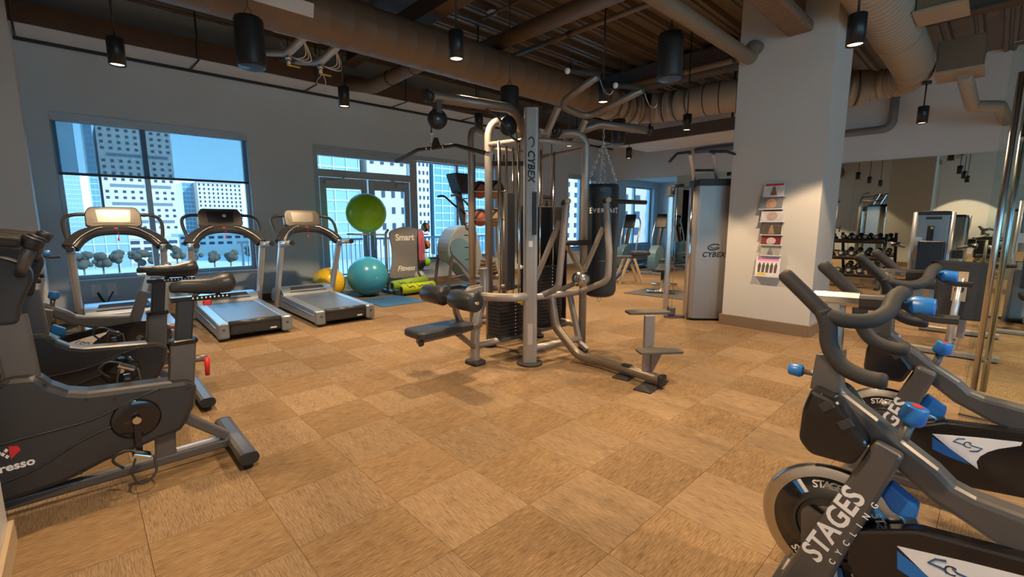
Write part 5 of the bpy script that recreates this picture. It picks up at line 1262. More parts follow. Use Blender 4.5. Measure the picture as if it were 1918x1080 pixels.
    b.sweep([(-.0935, c[0] - y * k_, c[1] - z * k_) for y, z in ((.25, .62), (.8, .45), (1.15, .0), (.35, -.05), (.1, -.25))], .0035, 5); b.build('emblem', 'blue_dark', S)
    text('C', .045, Matrix(((0, 0, -1, -.0935), (-1, 0, 0, c[0]), (0, 1, 0, c[1]), (0, 0, 0, 1))), 'black_satin', 'emblem_letter', S, extrude=.0004)
    # blue brake blade
    side(round_poly([L(1650, 925, -.02), L(1668, 905, -.02), L(1722, 950, -.02), L(1717, 971, -.02), L(1690, 968, -.02), L(1668, 955, -.02)], .012), -.03, .06, 'brake_blade', 'blue_plastic', .01)
    b = MB(); b.sweep(spline([(0, fy - .245, fz + .05), (0, fy - .19, fz + .175), (0, fy - .10, fz + .235)], 5), 1, flat=(.05, .012)); b.build('wheel_guard', 'silver_light', S)
    # cranks
    for s in (-1, 1):
        b = MB(); b.sweep([(s * .10, -.42, .36), (s * .115, -.42 + s * .14, .36 - s * -.09)], 1, flat=(.028, .018), up=(1, 0, 0)); b.build('crank_arm', 'black_gloss', S)
        pedal(S, (s * .17, -.42 + s * .14, .36 + s * .09), False, .2)
    b = MB(); b.cyl((-.11, -.42, .36), (.11, -.42, .36), .03, 14); b.build('crank_axle', 'charcoal_metal', S)
    # seat side
    b = MB(); b.sweep([(0, -.36, .40), (0, -.50, .80)], 1, flat=(.06, .09, .012), up=(0, 1, 0)); b.build('seat_sleeve', 'charcoal_metal', S)
    b = MB(); b.sweep([(0, -.49, .78), (0, -.54, .95)], 1, flat=(.04, .06, .01), up=(0, 1, 0)); b.build('seat_post', 'steel_brushed', S)
    b = MB(); b.rbox((0, -.58, .965), (.05, .26, .03), .01); b.build('seat_slide', 'steel_brushed', S)
    saddle(S, 0, -.60, 1.02, .28, -1, ax='y')
    e_ = (-.44, .66); knob((0, e_[0] - .05, e_[1]), (0, -1, 0), .026, .05, stem=.05)
    # base
    b = MB(); b.sweep([(0, .42, .06), (0, -.72, .06)], 1, flat=(.06, .05)); b.build('base_rail', 'charcoal_metal', S)
    b = MB(); b.sweep([(0, -.40, .40), (0, -.66, .07)], 1, flat=(.07, .06), up=(0, 1, 0)); b.build('rear_strut', 'charcoal_metal', S)
    for y_ in (.44, -.72):
        b = MB(); b.sweep([(-.27, y_, .05), (.27, y_, .05)], 1, flat=(.08, .05, .02)); ft = b.build('cross_foot', 'charcoal_metal', S)
        for s in (-1, 1):
            b = MB(); b.cyl((s * .24, y_, 0), (s * .24, y_, .04), .026, 10); b.build('leveller', 'black_rubber', ft)
            if y_ > 0: b = MB(); b.lathe([(.01, -.012), (.032, -.012), (.032, .012), (.01, .012)], (s * .285, y_ + .03, .045), (1, 0, 0), 16); b.build('transport_wheel', 'black_rubber', ft)
    return S
s1_ = make_spin('nearest spin bike at the bottom right, flywheel and STAGES strut in full view')
s2_ = copy_tree(s1_); s2_.location = (BX + 1.2, 0, 0); s2_['label'] = 'second spin bike on the right, just behind the nearest one'
s3_ = copy_tree(s1_); s3_.location = (-.09, 5.72, 0); s3_.rotation_euler = (0, 0, PI / 2); s3_['label'] = 'spin bike with blue knob on the left, beyond the two grey bikes by the treadmills'
# ================================================================ CABLE TOWER BY THE PILLAR
fA = FZ(1290, 600); fB = FZ(1364, 601)
uu = (fB - fA); uu.z = 0; wT = uu.length; uu.normalize(); vv = Vector((-uu.y, uu.x, 0))
if vv.dot(_fw) < 0: vv = -vv
tw = thing('cable_tower', 'tall grey cable training tower with pull-up handles left of the pillar', 'cable machine', (fA.x, fA.y, 0), math.atan2(uu.y, uu.x))
zT = 2.05
pl = round_poly([(0, .34), (0, .06), (.04, 0), (wT - .04, 0), (wT, .06), (wT, .34)], .03)
b = MB(); N = len(pl); vs = [(x, y, .03) for x, y in pl] + [(x, y, zT - .045 * ((x / wT - .5) * 2) ** 2) for x, y in pl]
b.add(vs, [tuple(range(N - 1, -1, -1)), tuple(range(N, 2 * N))] + [(i, (i + 1) % N, N + (i + 1) % N, N + i) for i in range(N)]); b.build('tower_shroud', 'tower_grey', tw, bevel=.012)
b = MB(); pl2 = [(x + (.012 if x > wT / 2 else -.012), y - .012) for x, y in pl]
vs = [(x, y, zT - .045 * ((x / wT - .5) * 2) ** 2 - .015) for x, y in pl2] + [(x, y, zT + .075 - .045 * ((x / wT - .5) * 2) ** 2) for x, y in pl2]
b.add(vs, [tuple(range(N - 1, -1, -1)), tuple(range(N, 2 * N))] + [(i, (i + 1) % N, N + (i + 1) % N, N + i) for i in range(N)]); b.build('tower_cap', 'black_satin', tw, bevel=.012)
for x in (-.012, wT + .012):
    b = MB(); b.sweep([(x, .10, 0), (x, .10, zT - .05)], .022, 12); b.build('edge_tube', 'chrome', tw)
zl_ = FD(1331, 477, (fA + fB) / 2).z
text('CYBEX', .105, frame((wT * .52, -.0025, zl_), (1, 0, 0), (0, 0, 1)), 'black_gloss', 'maker_lettering', tw, bold=.002, shear=.2, spacing=1.05)
b = MB(); b.sweep([(wT * .52 + .085 * math.cos(t) , -.003, zl_ + .115 + .042 * math.sin(t) + .01 * math.cos(t)) for t in [.5 + k * .26 for k in range(22)]], .009, 6)
b.sweep([(wT * .52 + .05 * math.cos(t), -.003, zl_ + .118 + .020 * math.sin(t)) for t in [3.4 + k * .3 for k in range(12)]], .007, 6); b.build('maker_emblem', 'black_gloss', tw)
for s, xx in ((-1, -.30), (1, wT + .16)):
    b = MB(); b.sweep([(xx, .22, .03), (xx, .22, 2.0)], 1, flat=(.05, .07, .01), up=(1, 0, 0)); col = b.build('column', 'steel_brushed', tw)
    b = MB(); b.sweep([(xx, .22, 2.0), (xx * .4 + (wT if s > 0 else 0) * .6, .22, 2.02)], .025, 10); b.build('column_head', 'black_satin', tw)
    b = MB(); b.rbox((xx, .20, 1.93 if s < 0 else 1.72), (.09, .13, .16), .02); cg = b.build('pulley_carriage', 'charcoal_metal', tw)
    b = MB(); b.lathe([(.01, -.012), (.05, -.012), (.045, 0), (.05, .012), (.01, .012)], (xx, .10, 1.93 if s < 0 else 1.72), (1, 0, 0), 18); b.build('pulley', 'black_satin', cg)
    for dx in (.05, .10):
        b = MB(); b.cyl((xx - s * dx, .22, .08), (xx - s * dx, .22, 1.98), .004, 6); b.build('cable', 'steel_brushed', tw)
    b = MB(); b.b2((min(xx, xx + -s * .35), .16, 0), (max(xx, xx - s * .35), .28, .035)); b.build('base_plate', 'charcoal_metal', tw)
    b = MB(); b.rbox((xx - s * .09, .20, .11), (.11, .09, .12), .015); b.build('foot_pulley_block', 'charcoal_metal', tw)
b = MB(); b.sweep([(wT + .16, .15, 1.62), (wT + .14, .13, 1.2)], .02, 10); b.build('hanging_strap', 'black_rubber', tw)
for k in range(3):
    b = MB(); b.sweep(spline([(wT + .10 + .05 * k, .10, 1.95), (wT + .09 + .05 * k, .08, 1.7), (wT + .12 + .05 * k, .08, 1.62), (wT + .11 + .05 * k, .10, 1.95)], 4), .014, 8); b.build('handle_strap', 'black_rubber', tw)
# chin-up handles leaning forward over the tower
for k, x in enumerate((.04, wT * .62)):
    b = MB(); b.sweep([(x, .20, zT + .02), (x - .20, -.16, zT + .38)], 1, flat=(.05, .07, .012)); ar = b.build('chin_up_arm', 'silver_light', tw)
    b = MB(); b.sweep(fillet([(x - .20, -.16, zT + .40), (x - .38, -.16, zT + .38), (x - .50, -.22, zT + .26)] if k == 0 else [(x - .26, -.16, zT + .40), (x - .02, -.16, zT + .40), (x + .12, -.20, zT + .34)], .05), .019, 10); b.build('chin_up_grip', 'black_rubber', ar)
b = MB(); b.sweep([(-.02, .06, zT + .17), (wT * .62 - .08, .06, zT + .17)], .018, 10); b.build('cross_bar', 'black_rubber', tw)

# ================================================================ MAGAZINES ON THE PILLAR
XF = 6.728
mg_box = [((1433, 344), (1470, 366), 'red title strip and a standing figure, top of the rack', (.80, .74, .72), (.60, .05, .07), (.30, .16, .12)),
          ((1426, 367), (1466, 390), 'grey magazine with a large dark-haired face, second from top', (.20, .21, .23), (.14, .14, .15), (.45, .28, .20)),
          ((1428, 391), (1467, 414), 'pale magazine with grey title, third from top of the rack', (.55, .53, .56), (.10, .09, .10), (.40, .32, .30)),
          ((1429, 415), (1464, 439), 'dark brown magazine, middle of the pillar rack', (.11, .09, .08), (.30, .26, .24), (.33, .22, .14)),
          ((1428, 440), (1463, 458), 'dark red magazine, fifth from top of the rack', (.20, .04, .04), (.42, .08, .07), (.50, .42, .40)),
          ((1427, 459), (1461, 478), 'grey green magazine, sixth from top of the rack', (.34, .34, .30), (.55, .52, .45), (.16, .16, .18)),
          ((1418, 480), (1460, 518), 'white magazine with pink title and five figures, lowest on the pillar', (.82, .78, .78), (.80, .30, .55), (.12, .10, .10))]
rkm = thing('magazine_rack', 'slim clear magazine holder fixed to the pillar face', 'rack', (XF, FX(1446, 430, XF).y, 0))
y_c = rkm.location.y
mat('acrylic', (.75, .80, .82), .15)
b = MB(); b.b2((-.006, -.02, FX(1446, 520, XF).z), (0, .02, FX(1446, 345, XF).z)); b.build('back_strip', 'acrylic', rkm)
for k, (p0, p1, lb, c0, c1, c2) in enumerate(mg_box):
    a = FX(*p0, XF - .02); c = FX(*p1, XF - .02)
    y0_, y1_ = min(a.y, c.y), max(a.y, c.y); z0_, z1_ = min(a.z, c.z), max(a.z, c.z); hh = z1_ - z0_; ww = y1_ - y0_
    mat('cover_%d' % k, c0, .25, noise=.35, nscale=14); mat('cover_title_%d' % k, c1, .3); mat('cover_figure_%d' % k, c2, .3, noise=.4, nscale=30)
    t = thing('magazine', lb, 'magazine', (XF - .03, (y0_ + y1_) / 2, z0_), 0, 'magazines on the pillar rack')
    tl = .10
    b = MB(); b.hexa([(-.004 - tl * .3, -ww / 2, 0), (.004 - tl * .3, -ww / 2, 0), (.004 - tl * .3, ww / 2, 0), (-.004 - tl * .3, ww / 2, 0), (-.004, -ww / 2, hh), (.004, -ww / 2, hh), (.004, ww / 2, hh), (-.004, ww / 2, hh)]); b.build('pages', 'cover_%d' % k, t)
    def face(pts, m, nm, off=.0055):
        b = MB(); vs_ = []
        for (f, g) in pts: vs_.append((-off - tl * .3 * (1 - g), ww / 2 - f * ww, g * hh))
        b.add(vs_ + [(x + .001, y, z) for x, y, z in vs_], [tuple(range(len(vs_))), tuple(range(2 * len(vs_) - 1, len(vs_) - 1, -1))]); b.build(nm, m, t)
    if k != 1: face([(.06, .80), (.94, .80), (.94, .96), (.06, .96)], 'cover_title_%d' % k, 'title_strip')
    if k == 6:
        for i in range(5): face([(.10 + .17 * i, .18), (.20 + .17 * i, .18), (.23 + .17 * i, .55), (.17 + .17 * i, .74), (.10 + .17 * i, .55)], 'cover_figure_%d' % k, 'cover_figure')
        face([(.12, .05), (.45, .05), (.45, .17), (.12, .17)], 'yellow_plastic', 'price_patch', .0062)
    elif k in (0, 3, 5): face([(.36, .04), (.68, .04), (.60, .45), (.55, .74), (.45, .72), (.40, .42)], 'cover_figure_%d' % k, 'cover_figure')
    else: face(smooth_poly([(.34, .08), (.66, .08), (.76, .45), (.62, .74), (.42, .76), (.28, .48)], 2), 'cover_figure_%d' % k, 'cover_figure')
    b = MB(); b.b2((-.034, -ww * .55, -.012), (.03, ww * .55, -.002)); b.v = [(v[0] + .0, v[1], v[2]) for v in b.v]; o_ = b.build('holder_ledge', 'acrylic', rkm)
    o_.location = (t.location.x - rkm.location.x, t.location.y - rkm.location.y, z0_)

# ================================================================ GLASS DOOR WITH LADDER PULLS
GX = 4.8
gd = thing('glass_door', 'frameless glass door with tall round steel pulls at the right edge', 'door', (GX, 0, 0))
yE = FX(1860, 340, GX).y
b = MB(); b.b2((-.006, -1.15, .012), (.006, yE, 2.70)); b.build('glass_leaf', 'door_glass', gd)
b = MB(); b.b2((-.02, -1.15, 0), (.02, yE, .012)); b.build('floor_seal', 'steel_brushed', gd)
a = FX(1905, 165, GX - .06); c = FX(1846, 742, GX - .06)
for s in (-1, 1):
    yv = (FX(1866, 450, GX - .06).y if s < 0 else FX(1885, 450, GX + .06).y)
    b = MB(); b.cyl((s * .065, yv, max(.10, c.z)), (s * .065, yv, a.z + .1), .019, 18); hp = b.build('pull_handle', 'steel_brushed', gd)
    for z_ in (.45, 2.05):
        b = MB(); b.cyl((0, yv, z_), (s * .065, yv, z_), .010, 10); b.build('pull_standoff', 'chrome', hp)
g2_ = thing('glass_partition', 'fixed clear glass panel beside the glass door, outside the right edge', 'glass panel', (GX, -1.17, 0))
b = MB(); b.b2((-.006, -2.6, .012), (.006, 0, 2.70)); b.build('glass_leaf', 'door_glass', g2_)
b = MB(); b.b2((-.02, -2.6, 0), (.02, 0, .012)); b.build('floor_channel', 'steel_brushed', g2_)

# ================================================================ WEIGHT MACHINES ON THE RIGHT
def selector(label, x, y, rz, h=1.66, wv=.44, arms=True):
    t = thing('weight_machine', label, 'weight machine', (x, y, 0), rz, 'weight machines before the mirror')
    pl = round_poly([(-.14, -wv / 2), (.16, -wv / 2 + .03), (.16, wv / 2 - .03), (-.14, wv / 2)], .05)
    N = len(pl); b = MB(); vs = [(a_, c_, .05) for a_, c_ in pl] + [(a_, c_, h - .05 * (c_ / (wv / 2)) ** 2) for a_, c_ in pl]
    b.add(vs, [tuple(range(N - 1, -1, -1)), tuple(range(N, 2 * N))] + [(i, (i + 1) % N, N + (i + 1) % N, N + i) for i in range(N)]); b.build('tower_shroud', 'amt_grey', t, bevel=.015)
    b = MB(); vs = [(a_ * 1.05, c_ * 1.04, h - .05 * (c_ / (wv / 2)) ** 2 - .01) for a_, c_ in pl] + [(a_ * 1.05, c_ * 1.04, h + .05 - .05 * (c_ / (wv / 2)) ** 2) for a_, c_ in pl]
    b.add(vs, [tuple(range(N - 1, -1, -1)), tuple(range(N, 2 * N))] + [(i, (i + 1) % N, N + (i + 1) % N, N + i) for i in range(N)]); b.build('tower_cap', 'black_satin', t, bevel=.01)
    for s in (-1, 1):
        b = MB(); b.sweep([(-.12, s * (wv / 2 + .015), 0), (-.12, s * (wv / 2 + .015), h)], .03, 12); b.build('edge_tube', 'silver_light', t)
    b = MB(); b.rbox((-.145, .02, h * .55), (.02, .09, h * .62), .03); b.build('weight_slot', 'black_gloss', t)
    b = MB(); b.lathe([(.012, 0), (.02, .03)], (-.155, .01, h * .84), (-1, 0, 0), 10); b.build('selector_pin', 'yellow_plastic', t)
    b = MB(); b.box((-.148, -.0, h - .10), (.006, .20, .045)); b.build('name_plate', 'charcoal', t)
    for z_, m in ((h * .70, 'white_print'), (h * .55, 'wood_tan')):
        b = MB(); b.box((-.148, .17, z_), (.006, .11, .14)); b.build('instruction_card', m, t)
    b = MB(); b.b2((-1.25, -.06, .02), (.15, .06, .10)); b.build('base_beam', 'silver_paint', t, bevel=.015)
    for xx in (-1.2, .1):
        b = MB(); b.b2((xx - .05, -.42, 0), (xx + .05, .42, .05)); b.build('cross_foot', 'silver_paint', t, bevel=.012)
    b = MB(); b.sweep([(-.78, 0, .08), (-.80, 0, .42)], 1, flat=(.07, .07), up=(0, 1, 0)); b.build('seat_column', 'steel_brushed', t)
    b = MB(); b.rbox((-.78, 0, .47), (.40, .36, .08), .06); b.build('seat_pad', 'black_vinyl', t)
    b = MB(); b.rbox((-.52, 0, .86), (.08, .34, .62), .03, Matrix.Rotation(.12, 3, 'Y')); b.build('back_pad', 'black_vinyl', t, bevel=.02)
    if arms:
        for s in (-1, 1):
            b = MB(); b.sweep(fillet([(-.1, s * .34, 1.05), (-.45, s * .52, 1.12), (-.85, s * .48, 1.10)], .1), .026, 10); ar = b.build('press_arm', 'silver_paint', t)
            b = MB(); b.sweep([(-.85, s * .48, 1.10), (-.98, s * .40, 1.14)], .02, 10); b.build('arm_grip', 'black_rubber', ar)
    b = MB(); b.rbox((-.12, -(wv / 2 + .12), h * .58), (.12, .14, .14), .02); b.build('cup_holder', 'black_satin', t)
    return t
p = FD(1748, 415, (FX(1748, 415, 10.6).x, FX(1748, 415, 10.6).y)); 
selector('grey weight machine with curved top and dark slot, right of the pillar', p.x, p.y, .10, 1.64)
p = FX(1874, 415, 10.1)
selector('grey weight machine seen behind the steel door pulls', p.x, p.y - .42, .05, 1.78)
# machine with a big black back pad in front of them
px0 = FX(1797, 540, 7.2)
bp = thing('weight_bench_machine', 'black padded seat-back machine on a silver post behind the spin bikes', 'weight machine', (px0.x, px0.y, 0))
z0_ = FX(1797, 600, 7.2).z; z1_ = FX(1797, 490, 7.2).z
b = MB(); b.rbox((.09, -.01, (z0_ + z1_) / 2), (.07, .44, z1_ - z0_), .03); b.build('back_pad', 'black_vinyl', bp, bevel=.025)
b = MB(); b.rbox((.045, 0, (z0_ + z1_) / 2 + .05), (.02, .12, .34), .01); b.build('pad_plate', 'wood_tan', bp)
b = MB(); b.lathe([(.04, -.03), (.04, .03)], (.0, 0, (z0_ + z1_) / 2 + .02), (1, 0, 0), 14); b.build('pad_pivot', 'black_satin', bp)
b = MB(); b.sweep([(-.04, .03, .03), (.0, 0, (z0_ + z1_) / 2 + .15)], .034, 12); b.build('pad_post', 'silver_light', bp)
b = MB(); b.sweep([(-.35, 0, .05), (1.2, 0, .05)], 1, flat=(.07, .07)); b.build('base_beam', 'silver_paint', bp)
for xx in (-.30, 1.15):
    b = MB(); b.sweep([(xx, -.38, .04), (xx, .38, .04)], 1, flat=(.08, .06)); b.build('cross_foot', 'silver_paint', bp)
b = MB(); b.sweep([(.5, -.05, .08), (.5, -.05, .42)], 1, flat=(.07, .07), up=(1, 0, 0)); b.build('seat_column', 'silver_paint', bp)
b = MB(); b.rbox((.45, -.05, .46), (.46, .40, .08), .06); b.build('seat_pad', 'black_vinyl', bp, bevel=.02)
b = MB(); b.sweep(fillet([(.5, -.05, .30), (1.05, -.05, .42), (1.1, -.05, .95)], .15), .035, 10); b.build('lever_frame', 'silver_paint', bp)
for s in (-1, 1):
    b = MB(); b.sweep([(1.1, -.05, .92), (.95, -.05 + s * .38, .95)], .024, 10); b.build('lever_grip', 'black_rubber', bp)

# ================================================================ DUMBBELL RACK
dx_ = 12.75
ya, yb = FX(1640, 490, dx_).y, FX(1552, 490, dx_).y
dr_ = thing('dumbbell_rack', 'black three-tier dumbbell rack standing before the mirror right of the pillar', 'rack', (dx_, (ya + yb) / 2, 0))
hw = (yb - ya) / 2 + .1
tiers = ((.28, -.10), (.66, .02), (1.04, .14))
for s in (-1, 1):
    b = MB(); b.sweep([(-.22, s * hw, .03), (.34, s * hw, 1.20)], 1, flat=(.06, .06), up=(0, 1, 0)); b.build('rack_side', 'black_satin', dr_)
    b = MB(); b.b2((-.32, s * hw - .04, 0), (.36, s * hw + .04, .05)); b.build('rack_foot', 'black_satin', dr_)
for z_, xo in tiers:
    b = MB(); b.box((xo, 0, z_), (.30, 2 * hw, .03), Matrix.Rotation(.25, 3, 'Y')); b.build('rack_tier', 'black_satin', dr_)
lev = ('lowest', 'middle', 'top')
for k, (z_, xo) in enumerate(tiers):
    n = 5
    for i in range(n):
        yv = -hw + .14 + (2 * hw - .28) * i / (n - 1); r = .058 + .006 * (2 - k)
        t = thing('dumbbell', 'black rubber dumbbell with steel handle, number %s from the left on the %s rack tier' % (('five', 'four', 'three', 'two', 'one')[i], lev[k]), 'dumbbell', (dx_ + xo, (ya + yb) / 2 + yv, z_ + .018 + r), 0, 'dumbbells on the rack')
        t.rotation_euler = (0, .25, 0)
        b = MB(); b.cyl((-.08, 0, 0), (.08, 0, 0), .016, 10); b.build('handle', 'chrome', t)
        for s in (-1, 1):
            b = MB(); b.lathe([(.02, 0), (r, .008), (r, .06), (.035, .072)], (s * .065, 0, 0), (s, 0, 0), 8); hd = b.build('weight_head', 'black_rubber', t)
            b = MB(); b.lathe([(.0005, .0725), (.034, .0725)], (s * .065, 0, 0), (s, 0, 0), 12, cap=False); b.build('head_disc', 'silver_light', hd)

# ================================================================ FAR CARDIO CORNER
def elliptical(label, x, y, rz):
    t = thing('elliptical_trainer', label, 'elliptical', (x, y, 0), rz, 'elliptical trainers in the far corner')
    b = MB(); b.b2((-.95, -.05, .03), (.95, .05, .11)); b.build('base_beam', 'tm_silver', t, bevel=.015)
    for xx in (-.9, .9):
        b = MB(); b.b2((xx - .05, -.32, 0), (xx + .05, .32, .07)); b.build('cross_foot', 'tm_silver', t, bevel=.012)
    b = MB(); b.prism(smooth_poly([(.20, .10), (.14, .45), (.30, .74), (.62, .80), (.88, .60), (.92, .25), (.80, .10)], 3), .22, frame((0, 0, 0), (1, 0, 0), (0, 0, 1))); b.build('drive_housing', 'amt_blue', t, bevel=.02)
    b = MB(); b.sweep([(.45, 0, .70), (.20, 0, 1.38)], 1, flat=(.09, .10), up=(0, 1, 0)); b.build('mast', 'charcoal', t)
    b = MB(); b.rbox((.20, 0, 1.50), (.06, .34, .42), .04, Matrix.Rotation(-.35, 3, 'Y')); co = b.build('console', 'black_satin', t)
    b = MB(); b.box((.165, 0, 1.515), (.008, .24, .24), Matrix.Rotation(-.35, 3, 'Y')); b.build('screen', 'screen_glare', co)
    for s in (-1, 1):
        b = MB(); b.sweep(spline([(.30, s * .25, .48), (.20, s * .27, 1.0), (.06, s * .27, 1.32), (.02, s * .25, 1.50), (.10, s * .22, 1.62)], 5), .021, 10); b.build('swing_arm', 'silver_light', t)
        b = MB(); b.sweep([(.62, s * .17, .42), (-.75, s * .17, .28 + s * .06)], .026, 10); b.build('pedal_arm', 'tm_silver', t)
        b = MB(); b.rbox((-.38, s * .17, .36 + s * .04), (.38, .15, .05), .04); b.build('foot_pedal', 'black_rubber', t)
    return t
ps = [Vector((12.45, 7.75, 0)), Vector((12.55, 6.75, 0))]
for j, p in enumerate(ps):
    elliptical(('elliptical trainer nearest the far window, left one of two', 'elliptical trainer beside the cable tower column, right one of two')[j], p.x, p.y, PI + .15)
# hyperextension bench with tan legs
p = FZ(1176, 529)
bn = thing('back_extension_bench', 'bench with splayed tan legs standing in front of the far elliptical trainers', 'bench', (p.x, p.y, 0), math.radians(-38))
for x0_, x1_ in ((-.28, -.05), (.30, .08)):
    for dy in (-.16, .16):
        b = MB(); b.sweep([(x0_ if x0_ < 0 else x0_, dy * 1.2, 0), (x1_, dy, .60)], 1, flat=(.06, .05), up=(0, 1, 0)); b.build('leg', 'wood_tan', bn)
b = MB(); b.sweep([(-.55, 0, .62), (.45, 0, .64)], 1, flat=(.08, .07)); b.build('top_rail', 'charcoal_metal', bn)
b = MB(); b.rbox((.28, 0, .72), (.42, .34, .10), .05); b.build('hip_pad', 'black_vinyl', bn, bevel=.02)
b = MB(); b.sweep([(.20, 0, .66), (-.30, .02, .10)], 1, flat=(.05, .05), up=(0, 1, 0)); b.build('slide_post', 'blue_dark', bn)
for dy in (-.2, .2):
    b = MB(); b.cyl((-.5, dy - .1, .66), (-.5, dy + .1, .66), .05, 14); b.build('ankle_roller', 'black_vinyl', bn)
# rubber floor mat and a small bench on it
a, c, d, e_ = FZ(1168, 549), FZ(1212, 540), FZ(1300, 546), FZ(1292, 563)
b = MB(); b.add([(q.x, q.y, .0) for q in (a, c, d, e_)] + [(q.x, q.y, .012) for q in (a, c, d, e_)], [(3, 2, 1, 0), (4, 5, 6, 7), (0, 1, 5, 4), (1, 2, 6, 5), (2, 3, 7, 6), (3, 0, 4, 7)])
tag(b.build('rubber_mat', 'mat_black'), 'dark grey rubber mat on the carpet left of the cable tower', 'mat')
p = FZ(1238, 546, .012)
wb = thing('weight_bench', 'low adjustable bench on the dark rubber mat beside the cable tower', 'bench', (p.x + .35, p.y + .15, .012), math.radians(25))
b = MB(); b.sweep([(-.62, 0, .05), (.62, 0, .05)], 1, flat=(.06, .06)); b.build('base_rail', 'silver_light', wb)
for x in (-.60, .60):
    b = MB(); b.sweep([(x, -.28, .035), (x, .28, .035)], .032, 10); b.build('cross_foot', 'chrome', wb)
for x0_, x1_ in ((-.5, -.3), (.45, .25)):
    b = MB(); b.sweep([(x0_, 0, .06), (x1_, 0, .40)], 1, flat=(.05, .06), up=(0, 1, 0)); b.build('strut', 'charcoal_metal', wb)
b = MB(); b.rbox((-.28, 0, .45), (.40, .28, .07), .05); b.build('seat_pad', 'black_vinyl', wb, bevel=.015)
b = MB(); b.rbox((.30, 0, .46), (.72, .28, .07), .05, Matrix.Rotation(-.06, 3, 'Y')); b.build('back_pad', 'black_vinyl', wb, bevel=.015)
# yellow strap bundle hung on the far machines
# ================================================================ SMALL THINGS ON THE WALLS
for k, (px, py) in enumerate(((181, 544), (210, 542))):
    p = FY(px, py, WY)
    t = thing('wall_outlet', ('white wall outlet with a thick black plug under the left window', 'white wall outlet with a thin black cord under the left window')[k], 'outlet', (p.x, WY - .004, p.z), 0, 'wall outlets under the window')
    b = MB(); b.rbox((0, 0, 0), (.12, .012, .19), .01); b.build('cover_plate', 'white_plastic', t)
    for dz in (-.045, .045):
        b = MB(); b.box((0, -.008, dz), (.05, .006, .055)); b.build('socket', 'white_paint', t, bevel=.003)
    b = MB(); b.sweep(spline([(0.01, -.02, -.03), (.06 - .12 * k, -.05, -.16), (.16 - .28 * k, -.06, -.30), (.20 - .3 * k, -.05, -p.z + .02)], 6), .016 if k == 0 else .009, 8); b.build('power_cord', 'black_rubber', t)
t = thing('wall_poster', 'small framed poster with a dark figure on the window wall behind the gym machine', 'poster', (10.40, WY - .012, 1.80))
b = MB(); b.b2((-.30, -.012, 0), (.30, .012, .46)); b.build('poster_frame', 'black_satin', t, bevel=.004)
b = MB(); b.b2((-.28, -.016, .02), (.28, -.012, .44)); b.build('poster_sheet', 'wood_tan', t)
b = MB(); b.b2((-.24, -.019, .36), (.24, -.016, .41)); b.build('title_strip', 'black_satin', t)
b = MB(); b.prism(smooth_poly([(-.07, .03), (.07, .03), (.08, .16), (.05, .22), (.04, .29), (0, .32), (-.04, .29), (-.05, .22), (-.08, .16)], 3), .003, frame((0, -.018, 0), (1, 0, 0), (0, 0, 1))); b.build('poster_figure', 'black_satin', t)
# white soffit panel hung in the far corner and the dark bulkhead beside it
a = FZ(1205, 284, 3.5); c = FZ(1390, 250, 3.5)
b = MB(); b.b2((10.9, 4.3, 3.50), (12.4, 7.3, 3.52)); sf = struct(b.build('trim_7', 'white_paint', None))
b = MB(); b.b2((10.9, 4.3, 3.52), (12.4, 7.3, 3.80)); b.build('soffit_side', 'beam_brown', sf, bevel=.005)
for (x_, y_) in ((10.97, 4.37), (12.32, 7.22), (12.32, 4.37), (10.97, 7.22)):
    b = MB(); b.b2((x_ - .02, y_ - .02, 3.80), (x_ + .02, y_ + .02, ZC + .08)); b.build('hanger', 'charcoal', sf)
# ================================================================ OUTSIDE
GZ = -9.0
b = MB(); b.b2((-260, WY + 6, GZ - .2), (700, 520, GZ)); 
g = struct(b.build('ground', 'street'))
b = MB(); b.b2((2.6, WY + WT, -.25), (10.5, WY + 2.6, -.05)); bal = struct(b.build('balcony', 'concrete'))
t = thing('balcony_railing', 'pale metal balcony railing outside the glass doors', 'railing', (0, WY + 2.5, 0))
b = MB(); b.b2((2.6, -.03, .98), (10.5, .03, 1.04)).b2((2.6, -.02, .05), (10.5, .02, .09)).b2((2.7, -.02, -.05), (2.74, .02, 1.0)).b2((10.3, -.02, -.05), (10.34, .02, 1.0)); b.build('rail', 'balcony_rail', t)
rb = MB(); rb.b2((-.009, -.009, .08), (.009, .009, .99)); rme = rb.mesh('baluster'); rme.materials.append(MATS['balcony_rail'])
x = 2.7
while x < 10.5:
    o = bpy.data.objects.new('baluster', rme); COL.objects.link(o); o.parent = t; o.location = (x, 0, 0); x += .125
